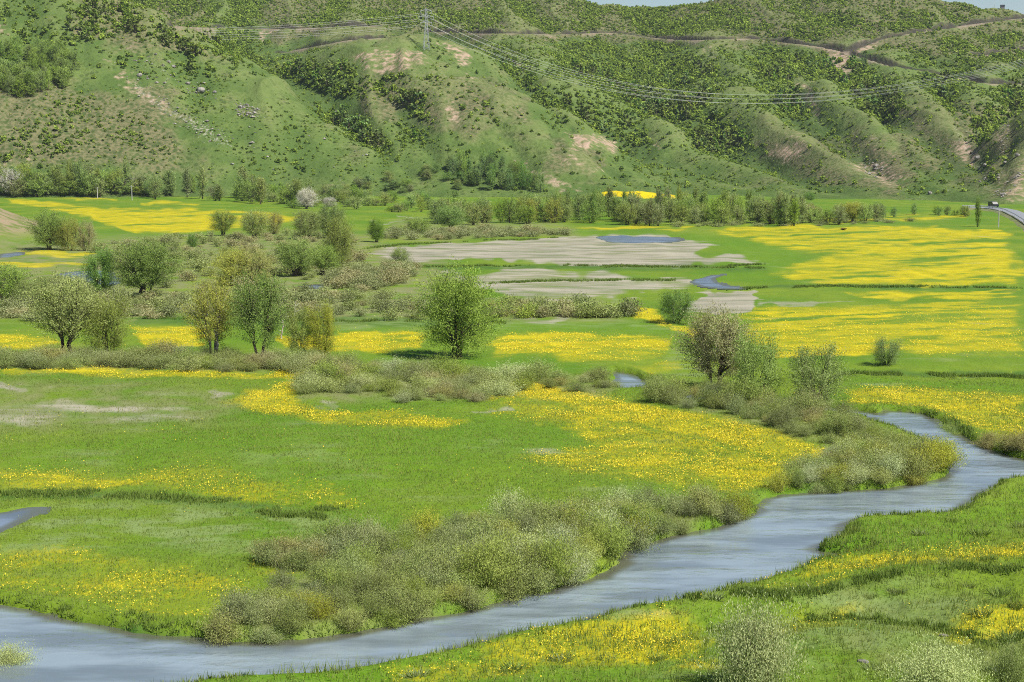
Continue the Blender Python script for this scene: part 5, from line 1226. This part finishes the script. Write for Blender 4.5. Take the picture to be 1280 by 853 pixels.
B = Mesher(); B.tube([(-0.6, 0, 2.4), (0.6, 0, 2.4)], 0.07, 5); link('antenna', B.mesh('antenna', [M['steel']]), e)
for px, sc in ((728, 0.8), (735, 1.1)):
    p = on_crest(px); tm, cm = PT['hilltree'][1][0]
    e = tag(link('skyline_tree', None, None, (p[0], p[1], p[2] - 0.2), px, sc), 'smaller dark tree on the skyline by the gap of sky' if sc < 1 else 'larger dark tree on the skyline by the gap of sky', 'tree')
    link('trunk', tm, e); vis_leaf(link('crown', cm, e), 'dark')
# ------------------------------------------------------------------ far road with guard rail and a parked van
RD = np.array([np.append(flat(px, py), 0) for px, py in [(1204, 261.5), (1230, 262), (1252, 264), (1268, 269), (1282, 276), (1300, 289), (1335, 320), (1400, 375), (1500, 450)]])
RD = catmull(RD, 8, False)
tn = np.gradient(RD[:, :2], axis=0); tn /= np.linalg.norm(tn, axis=1, keepdims=True); nm = np.stack([-tn[:, 1], tn[:, 0]], 1)
prof_ = [(-11.0, -0.5), (-5.2, 1.1), (5.2, 1.9), (9.0, 1.2)]
gz = G(RD[:, 0], RD[:, 1], False)
sgn = 1 if nm[0, 1] > 0 or nm[len(nm) // 2, 0] > 0 else -1
gbase = np.maximum(gz, 0)
def strip(offs, mat, name, label):
    V = np.concatenate([np.concatenate([RD[:, :2] + nm * sgn * o_, (gbase + z_)[:, None]], 1) for o_, z_ in offs]); n = len(RD)
    q = [(a * n + i, a * n + i + 1, (a + 1) * n + i + 1, (a + 1) * n + i) for a in range(len(offs) - 1) for i in range(n - 1)]
    return tag(link(name, mesh_np(name, V, q, None, {}, [mat])), label, 'road', kind='structure')
strip([(-2.4, 0.6), (2.4, 0.8)], M['asphalt'], 'road', 'pale asphalt road at the far right foot of the mountain')
k = NT('grassy_verge'); f = k.noise(0.4, 4); VG = k.princ(k.mix(k.ramp(f, 0.35, 0.65), (0.10, 0.15, 0.04), (0.22, 0.20, 0.12)), 0.95, 0.05, f, 0.6, 0.3)
strip([(-6.0, -0.6), (-2.45, 0.58)], VG, 'road_bank', 'grassy bank carrying the far road'); strip([(2.45, 0.78), (6.0, -0.6)], VG, 'road_bank', 'grassy back slope of the far road')
e = tag(link('guard_rail', None, None, (0, 0, 0)), 'pale steel guard rail along the far road', 'guard rail')
ro = np.concatenate([RD[:, :2] + nm * sgn * -2.2, (gbase + 1.3)[:, None]], 1); B = Mesher(); B.tube(ro, 0.14, 4); link('rail', B.mesh('rail', [M['steel']]), e)
for q in ro[::3]:
    B = Mesher(); B.tube([(q[0], q[1], q[2] - 0.85), (q[0], q[1], q[2])], 0.09, 4); link('post', B.mesh('post', [M['steel']]), e)
def van(i, label):
    p = RD[i]; e = tag(link('parked_van', None, None, (p[0], p[1], gbase[i] + 0.85), math.atan2(tn[i][1], tn[i][0])), label, 'van')
    def ex(prof, y0, y1):
        n = len(prof); V = [(a, y0, b) for a, b in prof] + [(a, y1, b) for a, b in prof]
        tri = [(0, j + 1, j) for j in range(1, n - 1)] + [(n, n + j, n + j + 1) for j in range(1, n - 1)]
        return V, [(j, (j + 1) % n, n + (j + 1) % n, n + j) for j in range(n)], tri
    B = Mesher(); B.add(*ex([(-2.3, 0.45), (2.3, 0.45), (2.35, 1.05), (1.5, 1.2), (0.9, 1.95), (-2.2, 2.0), (-2.35, 1.1)], -0.9, 0.9)); link('body', B.mesh('body', [M['darkpaint']]), e)
    for s in (-1, 1):
        B = Mesher(); B.add(*ex([(-2.0, 1.25), (1.25, 1.25), (0.8, 1.82), (-1.95, 1.85)], *sorted((s * 0.895, s * 0.915)))); link('window', B.mesh('window', [M['glass']]), e)
        for xx in (-1.4, 1.4):
            B = Mesher(); B.tube([(xx, s * 0.72, 0.34), (xx, s * 0.93, 0.34)], 0.34, 14); link('wheel', B.mesh('wheel', [M['rubber']]), e)
van(12, 'dark van standing on the pale road at the far right')
# ------------------------------------------------------------------ birds low over the valley
def bird(px, py, dist, span, label, ym):
    p = at_depth(px, py, dist); e = tag(link('flying_bird', None, None, p, 0.5), label, 'bird'); s = span
    B = Mesher(); t = np.linspace(0, 1, 9)[:, None]
    B.tube(np.array([-0.32, 0, 0.02]) * s + np.array([0.62, 0, 0]) * s * t, s * np.array([0.012, 0.03, 0.06, 0.085, 0.09, 0.075, 0.06, 0.05, 0.012]), 8)
    for q in (-1, 1):
        V = np.array([(0.10, q * 0.03, 0.03), (-0.10, q * 0.03, 0.02), (0.12, q * 0.22, 0.12), (-0.08, q * 0.24, 0.10), (0.02, q * 0.48, 0.07)]) * s; V = np.concatenate([V, V - np.array([0, 0, 0.012]) * s])
        B.add(V, [(0, 1, 3, 2), (5, 7, 8, 6), (0, 2, 7, 5), (1, 6, 8, 3)], [(2, 3, 4), (7, 9, 8), (2, 4, 9), (2, 9, 7), (4, 3, 8), (4, 8, 9)])
    V = np.array([(-0.25, -0.03, 0.02), (-0.25, 0.03, 0.02), (-0.48, 0.08, 0.02), (-0.48, -0.08, 0.02)]) * s; V = np.concatenate([V, V + np.array([0, 0, 0.012]) * s]); B.add(V, [(3, 2, 1, 0), (4, 5, 6, 7), (0, 1, 5, 4), (1, 2, 6, 5), (2, 3, 7, 6), (3, 0, 4, 7)])
    me = B.mesh('bird', [M['feather']]); tag(link('body', me, e), None)
    B = Mesher(); B.tube(np.array([0.02, 0, -0.035]) * s + np.array([0.2, 0, 0.0]) * s * t[:5] * 2, s * np.array([0.01, 0.045, 0.06, 0.045, 0.01]), 7); link('belly', B.mesh('belly', [M['yfeather']]), e)
bird(1054, 287, 45.0, 0.34, 'small dark bird with yellow belly flying before the right yellow field', True)
bird(205, 548, 55.0, 0.17, 'tiny dark bird flying low over the green left meadow', False)
# ------------------------------------------------------------------ thin valley haze
HAZE = 0.00005
k = NT('haze'); pv = k.n('ShaderNodeVolumePrincipled'); pv.inputs['Color'].default_value = (0.80, 0.88, 1.0, 1); pv.inputs['Density'].default_value = HAZE; pv.inputs['Anisotropy'].default_value = 0.2
k.l(pv.outputs[0], k.out.inputs['Volume'])
B = Mesher(); B.box((0, 1300, 75), (4400, 2900, 166)); tag(link('haze', B.mesh('haze', [k.m])), 'thin bluish haze filling the valley air', 'haze', kind='stuff')
# ------------------------------------------------------------------ world, light, camera
ELEV, AZ = math.radians(52), math.radians(-36)       # sun from the right, behind the viewer
sdir = (math.cos(ELEV) * math.cos(AZ), math.cos(ELEV) * math.sin(AZ), math.sin(ELEV))
w = bpy.data.worlds.new('World'); S.world = w; w.use_nodes = True
nt = w.node_tree; bg = nt.nodes['Background']
sky = nt.nodes.new('ShaderNodeTexSky'); sky.sky_type = 'NISHITA'; sky.sun_disc = False
sky.sun_elevation = ELEV; sky.sun_rotation = PI / 2 - AZ
sky.air_density = 1.0; sky.dust_density = 0.25; sky.ozone_density = 1.5
nt.links.new(sky.outputs[0], bg.inputs[0]); bg.inputs[1].default_value = 0.062
sl = bpy.data.lights.new('sun', 'SUN'); sl.energy = 5.0; sl.angle = math.radians(0.53); sl.color = (1.0, 0.945, 0.84)
so = bpy.data.objects.new('sun', sl); COL.objects.link(so)
from mathutils import Vector
so.rotation_euler = Vector(sdir).to_track_quat('Z', 'Y').to_euler(); so.location = (200, 0, 400)
cd = bpy.data.cameras.new('camera'); cam = bpy.data.objects.new('camera', cd); COL.objects.link(cam)
cam.location = (0, 0, CAMZ); cam.rotation_euler = (PI / 2 - TH, 0, 0)
cd.sensor_width = 36; cd.lens = F / 1280 * 36; cd.clip_start = 0.5; cd.clip_end = 6000
S.camera = cam
S.render.engine = 'CYCLES'
cy = S.cycles
cy.max_bounces = 5; cy.diffuse_bounces = 2; cy.glossy_bounces = 2; cy.transmission_bounces = 3; cy.transparent_max_bounces = 4; cy.volume_bounces = 0
cy.caustics_reflective = False; cy.caustics_refractive = False; cy.use_adaptive_sampling = True; cy.adaptive_threshold = 0.02
cy.use_denoising = False; cy.filter_width = 1.0
S.view_settings.view_transform = 'Standard'; S.view_settings.look = 'None'; S.view_settings.exposure = 0.64; S.view_settings.gamma = 1
